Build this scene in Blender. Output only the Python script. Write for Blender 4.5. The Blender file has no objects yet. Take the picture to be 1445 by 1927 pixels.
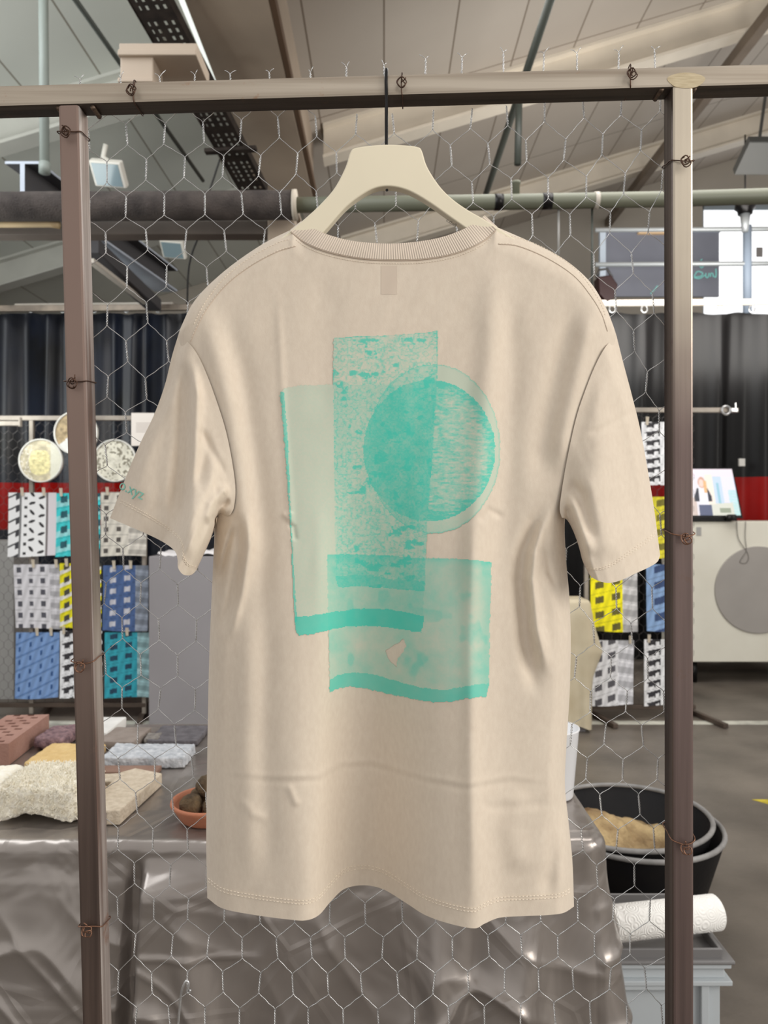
import bpy, bmesh, math, random
import numpy as np
from mathutils import Vector, Matrix, noise as mnoise

random.seed(7)
F = 1400.0; CX = 722.5; CY = 963.5; H = 1.40
SC = bpy.context.scene
COL = SC.collection
PI = math.pi

def P(px, py, d):
    return Vector(((px - CX) * d / F, d, H - (py - CY) * d / F))
def PA(px, py, d):                      # numpy version
    return np.stack([(px - CX) * d / F, d + 0 * px, H - (py - CY) * d / F], axis=-1)
def X(px, d): return (px - CX) * d / F
def Z(py, d): return H - (py - CY) * d / F

# ------------------------------------------------------------------ materials
def srgb(r, g, b):
    f = lambda c: (c / 255.0 / 12.92) if c / 255.0 <= 0.04045 else ((c / 255.0 + 0.055) / 1.055) ** 2.4
    return (f(r), f(g), f(b), 1.0)

def mat(name, rgb, rough=0.6, metal=0.0, var=0.0, vscale=8.0, rgb2=None, bump=0.0, bscale=40.0, stretch=None,
        spec=0.5, sheen=0.0, attr=None, emit=None, detail=6.0, bdist=0.01, alpha=None, trans=0.0):
    m = bpy.data.materials.new(name); m.use_nodes = True
    nt = m.node_tree; n = nt.nodes; l = nt.links
    b = n['Principled BSDF']
    b.inputs['Base Color'].default_value = srgb(*rgb)
    b.inputs['Roughness'].default_value = rough
    b.inputs['Metallic'].default_value = metal
    b.inputs['Specular IOR Level'].default_value = spec
    if sheen:
        b.inputs['Sheen Weight'].default_value = sheen
    if trans:
        b.inputs['Transmission Weight'].default_value = trans
    if emit:
        b.inputs['Emission Color'].default_value = srgb(*emit[0]); b.inputs['Emission Strength'].default_value = emit[1]
    tc = n.new('ShaderNodeTexCoord'); src = tc.outputs['Object']
    if stretch:
        mp = n.new('ShaderNodeMapping'); mp.inputs['Scale'].default_value = stretch
        l.new(src, mp.inputs['Vector']); src = mp.outputs['Vector']
    colout = None
    if attr:
        a = n.new('ShaderNodeAttribute'); a.attribute_name = attr
        colout = a.outputs['Color']
    if var or rgb2:
        nz = n.new('ShaderNodeTexNoise'); nz.inputs['Scale'].default_value = vscale; nz.inputs['Detail'].default_value = detail
        l.new(src, nz.inputs['Vector'])
        rp = n.new('ShaderNodeMapRange'); rp.inputs['From Min'].default_value = 0.3; rp.inputs['From Max'].default_value = 0.7
        l.new(nz.outputs['Fac'], rp.inputs['Value'])
        mx = n.new('ShaderNodeMix'); mx.data_type = 'RGBA'
        l.new(rp.outputs['Result'], mx.inputs['Factor'])
        c2 = rgb2 if rgb2 else tuple(max(0, c * (1 - var)) for c in rgb)
        if colout is not None:
            ml = n.new('ShaderNodeMix'); ml.data_type = 'RGBA'; ml.blend_type = 'MULTIPLY'; ml.inputs['Factor'].default_value = 1
            mx.inputs['A'].default_value = (1, 1, 1, 1); mx.inputs['B'].default_value = (1 - var, 1 - var, 1 - var, 1)
            l.new(colout, ml.inputs['A']); l.new(mx.outputs['Result'], ml.inputs['B']); colout = ml.outputs['Result']
        else:
            mx.inputs['A'].default_value = srgb(*rgb); mx.inputs['B'].default_value = srgb(*c2)
            colout = mx.outputs['Result']
    if colout is not None:
        l.new(colout, b.inputs['Base Color'])
        if attr and emit:
            l.new(colout, b.inputs['Emission Color'])
    if bump:
        bz = n.new('ShaderNodeTexNoise'); bz.inputs['Scale'].default_value = bscale; bz.inputs['Detail'].default_value = 5
        l.new(src, bz.inputs['Vector'])
        bp = n.new('ShaderNodeBump'); bp.inputs['Strength'].default_value = bump; bp.inputs['Distance'].default_value = bdist
        l.new(bz.outputs['Fac'], bp.inputs['Height']); l.new(bp.outputs['Normal'], b.inputs['Normal'])
    return m

M = {}
# ------------------------------------------------------------------ mesh helpers
def obj(name, data, m=None, parent=None, smooth=False):
    """data: bmesh or (verts, faces). Links ONE mesh object."""
    me = bpy.data.meshes.new(name)
    if isinstance(data, bmesh.types.BMesh):
        bmesh.ops.recalc_face_normals(data, faces=data.faces[:])
        data.to_mesh(me); data.free()
    else:
        v, f = data
        me.from_pydata([tuple(p) for p in v], [], [tuple(q) for q in f])
    if smooth:
        me.polygons.foreach_set('use_smooth', [True] * len(me.polygons))
    me.update()
    o = bpy.data.objects.new(name, me); COL.objects.link(o)
    if m is not None: me.materials.append(m)
    if parent is not None:
        o.parent = parent
        o.matrix_parent_inverse = Matrix.Translation(-parent.location)
    return o
def tag(o, label=None, cat=None, group=None, kind=None):
    if label: o['label'] = label
    if cat: o['category'] = cat
    if group: o['group'] = group
    if kind: o['kind'] = kind
    return o
def thing(name, label, cat, loc=(0, 0, 0), group=None, kind=None):
    o = bpy.data.objects.new(name, None); COL.objects.link(o); o.location = loc; o.empty_display_size = 0.05
    return tag(o, label, cat, group, kind)
def struct(name, data, m, smooth=False):
    o = obj(name, data, m, None, smooth); o['kind'] = 'structure'; return o

def NB(): return bmesh.new()
def box(bm, lo, hi, bev=0.0, mtx=None, seg=2):
    t = bmesh.new()
    bmesh.ops.create_cube(t, size=1.0)
    lo = Vector(lo); hi = Vector(hi)
    for v in t.verts:
        v.co = Vector(((lo[i] + hi[i]) / 2 + v.co[i] * (hi[i] - lo[i])) for i in range(3))
    if bev: bmesh.ops.bevel(t, geom=t.edges[:], offset=bev, segments=seg, profile=0.5, affect='EDGES')
    if mtx is not None: bmesh.ops.transform(t, matrix=mtx, verts=t.verts[:])
    merge(bm, t); return bm
def merge(bm, t):
    mp = {}
    for v in t.verts: mp[v] = bm.verts.new(v.co)
    for f in t.faces:
        try: bm.faces.new([mp[v] for v in f.verts])
        except ValueError: pass
    t.free()
def bar(bm, p0, p1, w, h, up=(0, 0, 1), bev=0.0):
    """box bar from p0 to p1, w across, h along up"""
    p0 = Vector(p0); p1 = Vector(p1); d = (p1 - p0); L = d.length; d.normalize()
    side = d.cross(Vector(up)); side.normalize(); u = side.cross(d)
    m = Matrix((( side.x, d.x, u.x, (p0.x + p1.x) / 2), (side.y, d.y, u.y, (p0.y + p1.y) / 2), (side.z, d.z, u.z, (p0.z + p1.z) / 2), (0, 0, 0, 1)))
    return box(bm, (-w / 2, -L / 2, -h / 2), (w / 2, L / 2, h / 2), bev, m)
def tube_data(pts, r, sides=8, cap=True, closed=False):
    pts = [Vector(p) for p in pts]; n = len(pts)
    V = []; Fc = []
    prev = None
    for i, p in enumerate(pts):
        if closed: t = pts[(i + 1) % n] - pts[i - 1]
        elif i == 0: t = pts[1] - pts[0]
        elif i == n - 1: t = pts[-1] - pts[-2]
        else: t = pts[i + 1] - pts[i - 1]
        if t.length < 1e-9: t = Vector((0, 0, 1))
        t.normalize()
        if prev is None:
            a = Vector((0, 0, 1)) if abs(t.z) < 0.9 else Vector((1, 0, 0))
            nrm = t.cross(a).normalized()
        else:
            nrm = prev - t * prev.dot(t)
            if nrm.length < 1e-6: nrm = t.orthogonal()
            nrm.normalize()
        prev = nrm; bn = t.cross(nrm)
        rr = r[i] if isinstance(r, (list, tuple)) else r
        for k in range(sides):
            a = 2 * PI * k / sides
            V.append(p + (nrm * math.cos(a) + bn * math.sin(a)) * rr)
    m = n if closed else n - 1
    for i in range(m):
        j = (i + 1) % n
        for k in range(sides):
            k2 = (k + 1) % sides
            Fc.append((i * sides + k, i * sides + k2, j * sides + k2, j * sides + k))
    if cap and not closed:
        Fc.append(tuple(range(sides))[::-1]); Fc.append(tuple((n - 1) * sides + k for k in range(sides)))
    return V, Fc
def join(parts):
    V = []; Fc = []
    for v, f in parts:
        o = len(V); V += list(v); Fc += [tuple(i + o for i in q) for q in f]
    return V, Fc
def tube(bm, pts, r, sides=8, closed=False):
    add(bm, tube_data(pts, r, sides, closed=closed)); return bm
def add(bm, data):
    v, f = data; vs = [bm.verts.new(p) for p in v]
    for q in f:
        try: bm.faces.new([vs[i] for i in q])
        except ValueError: pass
def lathe(bm, prof, c, sides=40, sx=1, mtx=None):
    """prof: list of (r, z)"""
    rings = []
    for r, z in prof:
        ring = []
        for k in range(sides):
            a = 2 * PI * k / sides
            p = Vector((r * math.cos(a), r * math.sin(a), z))
            if mtx is not None: p = mtx @ p
            ring.append(bm.verts.new(p + Vector(c)))
        rings.append(ring)
    for i in range(len(rings) - 1):
        for k in range(sides):
            k2 = (k + 1) % sides
            bm.faces.new((rings[i][k], rings[i][k2], rings[i + 1][k2], rings[i + 1][k]))
    if prof[0][0] > 1e-5: bm.faces.new(rings[0][::-1])
    if prof[-1][0] > 1e-5: bm.faces.new(rings[-1])
    return bm
def prism(bm, poly, d0, d1, bev=0.0):
    """poly: list of 3D points (front); extrude by vector d1"""
    t = bmesh.new()
    a = [t.verts.new(Vector(p) + Vector(d0)) for p in poly]; b = [t.verts.new(Vector(p) + Vector(d1)) for p in poly]
    t.faces.new(a); t.faces.new(b[::-1])
    n = len(poly)
    for i in range(n):
        j = (i + 1) % n
        t.faces.new((a[j], a[i], b[i], b[j]))
    if bev:
        bmesh.ops.recalc_face_normals(t, faces=t.faces[:])
        es = [e for e in t.edges if len(e.link_faces) == 2 and (len(e.link_faces[0].verts) > 4 or len(e.link_faces[1].verts) > 4)]
        bmesh.ops.bevel(t, geom=es, offset=bev, segments=3, profile=0.5, affect='EDGES')
    merge(bm, t); return bm
def grid_faces(nu, nv, off=0, closed_u=False):
    Fc = []
    for j in range(nv - 1):
        for i in range(nu - 1 if not closed_u else nu):
            i2 = (i + 1) % nu
            Fc.append((off + j * nu + i, off + j * nu + i2, off + (j + 1) * nu + i2, off + (j + 1) * nu + i))
    return Fc
def catmull(pts, n=12, closed=False):
    pts = [np.array(p, float) for p in pts]; out = []
    m = len(pts)
    for i in range(m - 1 if not closed else m):
        if closed: p0, p1, p2, p3 = pts[i - 1], pts[i], pts[(i + 1) % m], pts[(i + 2) % m]
        else:
            p1, p2 = pts[i], pts[i + 1]
            p0 = pts[i - 1] if i > 0 else 2 * p1 - p2
            p3 = pts[i + 2] if i + 2 < m else 2 * p2 - p1
        for k in range(n):
            t = k / n
            out.append(0.5 * ((2 * p1) + (-p0 + p2) * t + (2 * p0 - 5 * p1 + 4 * p2 - p3) * t * t + (-p0 + 3 * p1 - 3 * p2 + p3) * t ** 3))
    if not closed: out.append(pts[-1])
    return np.array(out)
def resample(c, n):
    c = np.asarray(c, float); s = np.r_[0, np.cumsum(np.linalg.norm(np.diff(c, axis=0), axis=1))]
    t = np.linspace(0, s[-1], n)
    return np.stack([np.interp(t, s, c[:, k]) for k in range(c.shape[1])], axis=1)
def sstep(x, a=0.0, b=1.0):
    t = np.clip((x - a) / (b - a), 0, 1); return t * t * (3 - 2 * t)
# numpy value noise
def vnoise(x, y, seed=0):
    rs = np.random.RandomState(seed); T = rs.rand(256, 256)
    xi = np.floor(x).astype(int); yi = np.floor(y).astype(int); fx = x - xi; fy = y - yi
    fx = fx * fx * (3 - 2 * fx); fy = fy * fy * (3 - 2 * fy)
    g = lambda a, b: T[a % 256, b % 256]
    return (g(xi, yi) * (1 - fx) + g(xi + 1, yi) * fx) * (1 - fy) + (g(xi, yi + 1) * (1 - fx) + g(xi + 1, yi + 1) * fx) * fy
def fbm(x, y, seed=0, o=4):
    s = 0; a = 0.5
    for k in range(o):
        s = s + a * vnoise(x * 2 ** k, y * 2 ** k, seed + k); a *= 0.5
    return s / (1 - 0.5 ** o)
def set_face_colors(o, cols):
    a = o.data.attributes.new('Col', 'FLOAT_COLOR', 'FACE')
    a.data.foreach_set('color', np.asarray(cols, np.float32).reshape(-1))
def lin(c):
    return np.array(srgb(*c)[:3])
def painted_sheet(name, surf, nu, nv, paint, m, parent=None):
    """surf(u,v)->Vector ; paint(U,V) -> (n,3) sRGB 0-255"""
    V = [surf(i / nu, j / nv) for j in range(nv + 1) for i in range(nu + 1)]
    Fc = grid_faces(nu + 1, nv + 1)
    o = obj(name, (V, Fc), m, parent, True)
    uu, vv = np.meshgrid((np.arange(nu) + 0.5) / nu, (np.arange(nv) + 0.5) / nv)
    c = np.clip(paint(uu.ravel(), vv.ravel()) / 255.0, 0, 1)
    c = np.where(c <= 0.04045, c / 12.92, ((c + 0.055) / 1.055) ** 2.4)
    set_face_colors(o, np.concatenate([c, np.ones((len(c), 1))], axis=1))
    return o

# ================================================================== CAMERA
cam = bpy.data.cameras.new('camera'); camo = bpy.data.objects.new('camera', cam); COL.objects.link(camo)
camo.location = (0, 0, H); camo.rotation_euler = (PI / 2, 0, 0)
cam.sensor_fit = 'VERTICAL'; cam.sensor_height = 36.0; cam.lens = F / 1927.0 * 36.0
cam.clip_start = 0.05; cam.clip_end = 200
cam.dof.use_dof = True; cam.dof.focus_distance = 0.87; cam.dof.aperture_fstop = 9.5
SC.camera = camo
SC.view_settings.view_transform = 'Standard'
SC.view_settings.look = 'None'
SC.view_settings.exposure = 0.05

# ================================================================== LIGHT
w = bpy.data.worlds.new('world'); SC.world = w; w.use_nodes = True
bg = w.node_tree.nodes['Background']; bg.inputs['Color'].default_value = (1.0, 0.98, 0.955, 1); bg.inputs['Strength'].default_value = 0.74
def area(name, loc, target, size, power, color=(1, 1, 1), sy=None):
    ld = bpy.data.lights.new(name, 'AREA'); ld.energy = power; ld.color = color
    ld.size = size
    if sy: ld.shape = 'RECTANGLE'; ld.size_y = sy
    o = bpy.data.objects.new(name, ld); COL.objects.link(o); o.location = loc
    o.rotation_euler = (Vector(target) - Vector(loc)).to_track_quat('-Z', 'Y').to_euler()
    return o
area('hall_window_light', (4.2, -1.2, 3.0), (0, 0.9, 1.3), 2.6, 150, (1.0, 0.965, 0.90), 2.0)
area('skylight_light', (-3.0, 2.6, 4.2), (-0.5, 5, 0.5), 2.5, 90, (0.93, 0.97, 1.0), 3.0)
area('hall_overhead_fill', (1.5, 4.0, 4.4), (1.5, 5.5, 0), 3.0, 85, (1.0, 0.98, 0.95), 2.0)  # added overhead fill that brightens the hall, not a real fixture
area('left_bay_fill', (-3.6, 4.2, 2.4), (-3.0, 6.2, 5.2), 2.0, 60, (0.95, 1.0, 0.98), 2.0)  # added upward fill to brighten the left ceiling
area('far_ceiling_fill', (2.6, 6.2, 3.2), (2.6, 9.5, 5.5), 3.0, 85, (1.0, 0.97, 0.92), 1.0)  # added upward fill to brighten the far background and ceiling

# ================================================================== SETTING
M['floor'] = mat('floor_concrete', (126, 117, 107), 0.40, 0, vscale=2.2, rgb2=(84, 77, 70), bump=0.2, bscale=40, detail=14)
bm = NB(); box(bm, (-12, -3, -0.1), (12, 14, 0)); FLOOR = struct('floor', bm, M['floor'])
M['line'] = mat('floor_paint_white', (214, 212, 198), 0.6, var=0.25, vscale=9)
M['yellow'] = mat('floor_paint_yellow', (222, 200, 60), 0.6, var=0.3, vscale=20)
bm = NB(); box(bm, (-12, 4.90, -0.01), (12, 4.98, 0.002)); tag(obj('painted_line', bm, M['line'], FLOOR), 'white painted line')
bm = NB(); prism(bm, [(1.79, 3.62, 0.002), (1.86, 3.62, 0.002), (2.1, 3.4, 0.002), (2.06, 3.36, 0.002), (1.95, 3.44, 0.002)], (0, 0, -0.01), (0, 0, 0))
tag(obj('painted_mark', bm, M['yellow'], FLOOR), 'yellow paint mark')

S = 0.30
def ceilz(x, k): return H + k + S * x
def panel_mat(name, rgb, rgb2):
    m = mat(name, rgb, 0.7, vscale=0.6, rgb2=rgb2, detail=3)
    nt = m.node_tree; n = nt.nodes; l = nt.links; b = n['Principled BSDF']
    tc = n.new('ShaderNodeTexCoord'); sp = n.new('ShaderNodeSeparateXYZ'); l.new(tc.outputs['Object'], sp.inputs[0])
    br = n.new('ShaderNodeTexBrick'); br.inputs['Scale'].default_value = 1.0
    cb = n.new('ShaderNodeCombineXYZ'); l.new(sp.outputs['Y'], cb.inputs['X']); l.new(sp.outputs['X'], cb.inputs['Y'])
    l.new(cb.outputs[0], br.inputs['Vector'])
    br.inputs['Brick Width'].default_value = 2.4; br.inputs['Row Height'].default_value = 0.62; br.inputs['Mortar Size'].default_value = 0.008
    br.offset = 0.0
    br.inputs['Color1'].default_value = (1, 1, 1, 1); br.inputs['Color2'].default_value = (0.93, 0.93, 0.93, 1); br.inputs['Mortar'].default_value = (0.42, 0.38, 0.34, 1)
    mx = n.new('ShaderNodeMix'); mx.data_type = 'RGBA'; mx.blend_type = 'MULTIPLY'; mx.inputs['Factor'].default_value = 1
    old = b.inputs['Base Color'].links[0].from_socket
    l.new(old, mx.inputs['A']); l.new(br.outputs['Color'], mx.inputs['B']); l.new(mx.outputs['Result'], b.inputs['Base Color'])
    return m
M['ceilR'] = panel_mat('ceiling_panel_warm', (190, 181, 170), (178, 168, 157))
M['ceilL'] = panel_mat('ceiling_panel_cool', (214, 216, 208), (200, 202, 195))  # cooler light of the left bay put into the panel colour
def slab(x0, x1, k, y0, y1, t=0.06):
    bm = NB()
    prism(bm, [(x0, y0, ceilz(x0, k)), (x1, y0, ceilz(x1, k)), (x1, y0, ceilz(x1, k) + t), (x0, y0, ceilz(x0, k) + t)], (0, 0, 0), (0, y1 - y0, 0))
    return bm
KR = 4.0; KL = 4.57
struct('ceiling', slab(-1.0, 12, KR, 2.2, 12.2), M['ceilR'])
struct('ceiling.001', slab(-12, -1.0, KL, 2.2, 12.2), M['ceilL'])
# raking rafters, I-section
M['rafter'] = mat('rafter_paint', (222, 212, 196), 0.6, var=0.08, vscale=2)
M['rafterL'] = mat('rafter_paint_grey', (206, 206, 198), 0.6, var=0.08, vscale=2)
def rafter(name, x0, x1, k, y, m, dep=0.34, wd=0.20):
    bm = NB(); hw = wd / 2
    prof = [(-hw, 0), (hw, 0), (hw, -0.03), (0.015, -0.03), (0.015, -dep + 0.03), (hw, -dep + 0.03), (hw, -dep), (-hw, -dep), (-hw, -dep + 0.03), (-0.015, -dep + 0.03), (-0.015, -0.03), (-hw, -0.03)]
    prism(bm, [(x0, y + a, ceilz(x0, k) + b - 0.002) for a, b in prof], (0, 0, 0), (x1 - x0, 0, S * (x1 - x0)))
    return struct(name, bm, m)
rafter('trim_1', -0.6, 11.8, KR, 7.4, M['rafter']); rafter('trim_2', -0.6, 11.8, KR, 10.4, M['rafter'])
rafter('trim_3', -11.8, -1.4, KL, 6.6, M['rafterL']); rafter('trim_4', -11.8, -1.4, KL, 9.3, M['rafterL'])
# long box beam (valley gutter)
M['boxbeam'] = mat('box_beam_paint', (180, 163, 145), 0.6, var=0.1, vscale=1.5)
M['darkseam'] = mat('dark_seam', (96, 74, 56), 0.6)
bm = NB(); box(bm, (-1.25, 2.4, H + 3.2), (-0.72, 7.6, H + 4.55), 0.01); BB = struct('trim_5', bm, M['boxbeam'])
bm = NB(); box(bm, (-0.72, 2.4, H + 3.2), (-0.68, 7.6, H + 3.27), 0.004); obj('edge_strip', bm, M['darkseam'], BB)
# purlin running away on the right
M['brownsteel'] = mat('brown_grey_steel', (128, 114, 100), 0.55, var=0.15, vscale=3)
bm = NB(); box(bm, (3.56, 3.0, H + 4.6), (3.66, 12.0, H + 4.72), 0.005); struct('trim_6', bm, M['brownsteel'])
# end wall with window opening
M['wall'] = mat('end_wall_paint', (188, 180, 168), 0.75, var=0.08, vscale=0.8)
wx0, wx1, wz0, wz1 = X(1322, 12), 10.2, 4.1, Z(383, 12)
bm = NB(); YW = 12.0
box(bm, (-12, YW, 0), (wx0, YW + 0.15, 10)); box(bm, (wx1, YW, 0), (12, YW + 0.15, 10))
box(bm, (wx0, YW, 0), (wx1, YW + 0.15, wz0)); box(bm, (wx0, YW, wz1), (wx1, YW + 0.15, 10))
struct('wall_back', bm, M['wall'])
M['winframe'] = mat('window_frame_grey', (150, 160, 168), 0.5)
M['glass'] = mat('window_glass_bright', (248, 250, 252), 0.3, emit=((250, 252, 255), 1.1))
bm = NB(); box(bm, (wx0, YW + 0.05, wz0), (wx1, YW + 0.1, wz0 + 0.08)); box(bm, (wx0, YW + 0.05, wz1 - 0.08), (wx1, YW + 0.1, wz1))
for q in range(5):
    xx = wx0 + (wx1 - wx0) * q / 4; box(bm, (xx - 0.04, YW + 0.05, wz0), (xx + 0.04, YW + 0.1, wz1))
WF = struct('window_1', bm, M['winframe'])
bm = NB(); box(bm, (wx0, YW + 0.07, wz0), (wx1, YW + 0.08, wz1)); obj('pane', bm, M['glass'], WF)
bm = NB(); box(bm, (X(1431, 11.9), YW + 0.03, Z(480, 11.95)), (X(1443, 11.9), YW + 0.045, Z(462, 11.95)))
NOT = obj('paper_notice', bm, mat('notice_grey', (165, 160, 158), 0.7), WF)

# ================================================================== STEEL FRAME + WIRE NETTING
def steel_mat(name, c1, c2, c3, rough, seed_z=0.0):
    """brushed tube steel: long streaks along the tube, bare and rusty blotches"""
    m = bpy.data.materials.new(name); m.use_nodes = True; nt = m.node_tree; n = nt.nodes; l = nt.links; b = n['Principled BSDF']
    b.inputs['Metallic'].default_value = 0.55; b.inputs['Roughness'].default_value = rough
    tc = n.new('ShaderNodeTexCoord')
    mp = n.new('ShaderNodeMapping'); mp.inputs['Scale'].default_value = (90, 90, 2.2) if name.endswith('post') else (2.2, 90, 90)
    l.new(tc.outputs['Object'], mp.inputs['Vector'])
    nz = n.new('ShaderNodeTexNoise'); nz.inputs['Scale'].default_value = 1.0; nz.inputs['Detail'].default_value = 4; l.new(mp.outputs[0], nz.inputs['Vector'])
    r1 = n.new('ShaderNodeMapRange'); r1.inputs['From Min'].default_value = 0.35; r1.inputs['From Max'].default_value = 0.68; l.new(nz.outputs['Fac'], r1.inputs['Value'])
    mx = n.new('ShaderNodeMix'); mx.data_type = 'RGBA'; mx.inputs['A'].default_value = srgb(*c1); mx.inputs['B'].default_value = srgb(*c2); l.new(r1.outputs['Result'], mx.inputs['Factor'])
    n2 = n.new('ShaderNodeTexNoise'); n2.inputs['Scale'].default_value = 16; n2.inputs['Detail'].default_value = 9; n2.inputs['Roughness'].default_value = 0.7; l.new(tc.outputs['Object'], n2.inputs['Vector'])
    r2 = n.new('ShaderNodeMapRange'); r2.inputs['From Min'].default_value = 0.6; r2.inputs['From Max'].default_value = 0.72; l.new(n2.outputs['Fac'], r2.inputs['Value'])
    m2 = n.new('ShaderNodeMix'); m2.data_type = 'RGBA'; m2.inputs['B'].default_value = srgb(*c3)
    l.new(r2.outputs['Result'], m2.inputs['Factor']); l.new(mx.outputs['Result'], m2.inputs['A']); l.new(m2.outputs['Result'], b.inputs['Base Color'])
    r3 = n.new('ShaderNodeMapRange'); r3.inputs['To Min'].default_value = rough - 0.1; r3.inputs['To Max'].default_value = rough + 0.15; l.new(n2.outputs['Fac'], r3.inputs['Value']); l.new(r3.outputs['Result'], b.inputs['Roughness'])
    bp = n.new('ShaderNodeBump'); bp.inputs['Strength'].default_value = 0.12; bp.inputs['Distance'].default_value = 0.002; l.new(nz.outputs['Fac'], bp.inputs['Height']); l.new(bp.outputs['Normal'], b.inputs['Normal'])
    return m
M['postL'] = steel_mat('mill_scale_steel_post', (104, 88, 80), (80, 67, 61), (112, 92, 80), 0.42)
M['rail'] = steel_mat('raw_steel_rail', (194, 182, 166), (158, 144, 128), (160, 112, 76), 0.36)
M['under'] = steel_mat('shaded_underside_rail', (84, 74, 66), (58, 50, 45), (96, 78, 64), 0.5)  # shade under the rail put into a darker steel colour
M['sideL_post'] = steel_mat('lit_side_post', (214, 204, 198), (136, 112, 102), (168, 128, 108), 0.3)  # left post's inner face: side light put into a brighter colour
M['sideR_post'] = steel_mat('shaded_streaked_side_post', (66, 54, 48), (112, 98, 90), (84, 62, 50), 0.4)  # right post's inner face: shade put into a darker colour
def zgrade(m, z0, z1, ctop):
    """lighter towards the post top: reflected light put into the base colour"""
    nt = m.node_tree; n = nt.nodes; l = nt.links; b = n['Principled BSDF']
    tc = n.new('ShaderNodeTexCoord'); sp = n.new('ShaderNodeSeparateXYZ'); l.new(tc.outputs['Object'], sp.inputs[0])
    nz = n.new('ShaderNodeTexNoise'); nz.inputs['Scale'].default_value = 9; l.new(tc.outputs['Object'], nz.inputs['Vector'])
    ad = n.new('ShaderNodeMath'); ad.operation = 'MULTIPLY_ADD'; ad.inputs[1].default_value = 0.12; l.new(nz.outputs['Fac'], ad.inputs[0]); l.new(sp.outputs['Z'], ad.inputs[2])
    mr = n.new('ShaderNodeMapRange'); mr.inputs['From Min'].default_value = z0; mr.inputs['From Max'].default_value = z1; mr.interpolation_type = 'SMOOTHSTEP'; l.new(ad.outputs[0], mr.inputs['Value'])
    mx = n.new('ShaderNodeMix'); mx.data_type = 'RGBA'; mx.inputs['B'].default_value = srgb(*ctop)
    old = b.inputs['Base Color'].links[0].from_socket
    l.new(old, mx.inputs['A']); l.new(mr.outputs['Result'], mx.inputs['Factor']); l.new(mx.outputs['Result'], b.inputs['Base Color'])
M['postR'] = steel_mat('bare_steel_post', (122, 104, 99), (100, 85, 81), (112, 90, 78), 0.40)
zgrade(M['postR'], 1.52, 1.86, (200, 188, 170))
zgrade(M['postL'], 0.95, 1.65, (138, 117, 107))
DF0 = 0.90; TD = 0.030; TW = 0.0255; DM = DF0 + TD / 2
FR = thing('steel_stand', 'upright welded square steel tube frame with wire netting behind the shirt', 'stand', (0, DM, 0))
def rail_y(px): return 160 - 0.0284 * px             # px row of the rail's upper front edge
def fpt(px, py): v = P(px, py, DF0); v.y = DM; return v
bm = NB()
bar(bm, fpt(-900, rail_y(-900) + 20), fpt(2345, rail_y(2345) + 20), TD, TW, (0, 0, 1), 0.0032)
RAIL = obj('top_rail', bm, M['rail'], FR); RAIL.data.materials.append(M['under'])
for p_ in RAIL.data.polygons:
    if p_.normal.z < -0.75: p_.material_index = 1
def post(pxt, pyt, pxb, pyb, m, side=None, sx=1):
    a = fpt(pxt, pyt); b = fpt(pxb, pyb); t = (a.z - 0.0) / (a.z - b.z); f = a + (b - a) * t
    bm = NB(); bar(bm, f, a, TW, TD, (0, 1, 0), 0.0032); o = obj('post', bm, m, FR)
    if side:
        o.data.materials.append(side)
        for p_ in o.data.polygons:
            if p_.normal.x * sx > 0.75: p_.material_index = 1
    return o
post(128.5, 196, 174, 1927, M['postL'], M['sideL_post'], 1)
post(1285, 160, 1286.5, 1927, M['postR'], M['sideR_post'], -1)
for q in (-880, 2325):
    a = fpt(q, rail_y(q) + 40); bm = NB(); bar(bm, (a.x, a.y, 0), a, TW, TD, (0, 1, 0), 0.0032); obj('post', bm, M['postL'], FR)
# ground weld patch on the right joint and weld beads in the corners
M['weld'] = mat('ground_weld', (216, 200, 168), 0.32, 0.7, vscale=60, rgb2=(190, 172, 140), stretch=(1, 1, 8))
bm = NB()
c = fpt(1291, 150)
poly = [(c.x + 0.0225 * math.cos(a) * (1 + 0.08 * math.sin(3 * a)), DF0 - 0.0004, c.z - 0.001 + 0.0095 * math.sin(a)) for a in [2 * PI * q / 40 for q in range(40)]]
prism(bm, poly, (0, 0, 0), (0, 0.002, 0)); tag(obj('weld', bm, M['weld'], FR), 'bright ground weld patch')
M['bead'] = mat('weld_bead', (120, 100, 84), 0.5, 0.6, var=0.4, vscale=300)
for (bx, by) in ((172, 199), (1247, 165), (107, 200), (1309, 164)):
    bm = NB(); q0 = fpt(bx, by)
    pts = [(q0.x, DF0 + 0.003 + 0.0032 * k, q0.z + 0.0003 * (k % 2)) for k in range(8)]
    tube(bm, pts, [0.0028 + 0.0005 * (k % 2) for k in range(8)], 8); obj('weld_bead', bm, M['bead'], FR, True)

# hexagonal wire netting at the back of the frame
DN = DF0 + TD + 0.0016
M['zinc'] = mat('galvanised_wire', (232, 232, 232), 0.26, 0.8, var=0.25, vscale=60)
rs = np.random.RandomState(3)
NR0, NR1, NC = -2, 29, 20
node = {}
for r in range(NR0, NR1):
    f = np.clip(r / 25.0, 0, 1); pitch = 71.3 - 5.2 * f + 3.0 * math.exp(-((r - 6) / 4.0) ** 2)
    slope = -0.072 * max(0.0, 1 - r / 8.0)
    x0 = 240 - 11 * f - (0.5 * pitch if r % 2 else 0) - 2 * 71
    for q in range(NC + 2):
        px = x0 + pitch * q; 
        py = 262 + 66.0 * r + slope * (px - 240)
        sx = 9 * (vnoise(np.array(px / 210.0), np.array(py / 260.0), 5) - .5) + rs.uniform(-2.4, 2.4)
        sy = 14 * (vnoise(np.array(px / 260.0), np.array(py / 240.0), 9) - .5) + rs.uniform(-2.4, 2.4)
        node[(r, q)] = (px + float(sx), py + float(sy), DN + 0.002 + 0.0035 * float(vnoise(np.array(px / 120.0), np.array(py / 140.0), 12)), rs.uniform(-2.0, 2.0))
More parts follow.
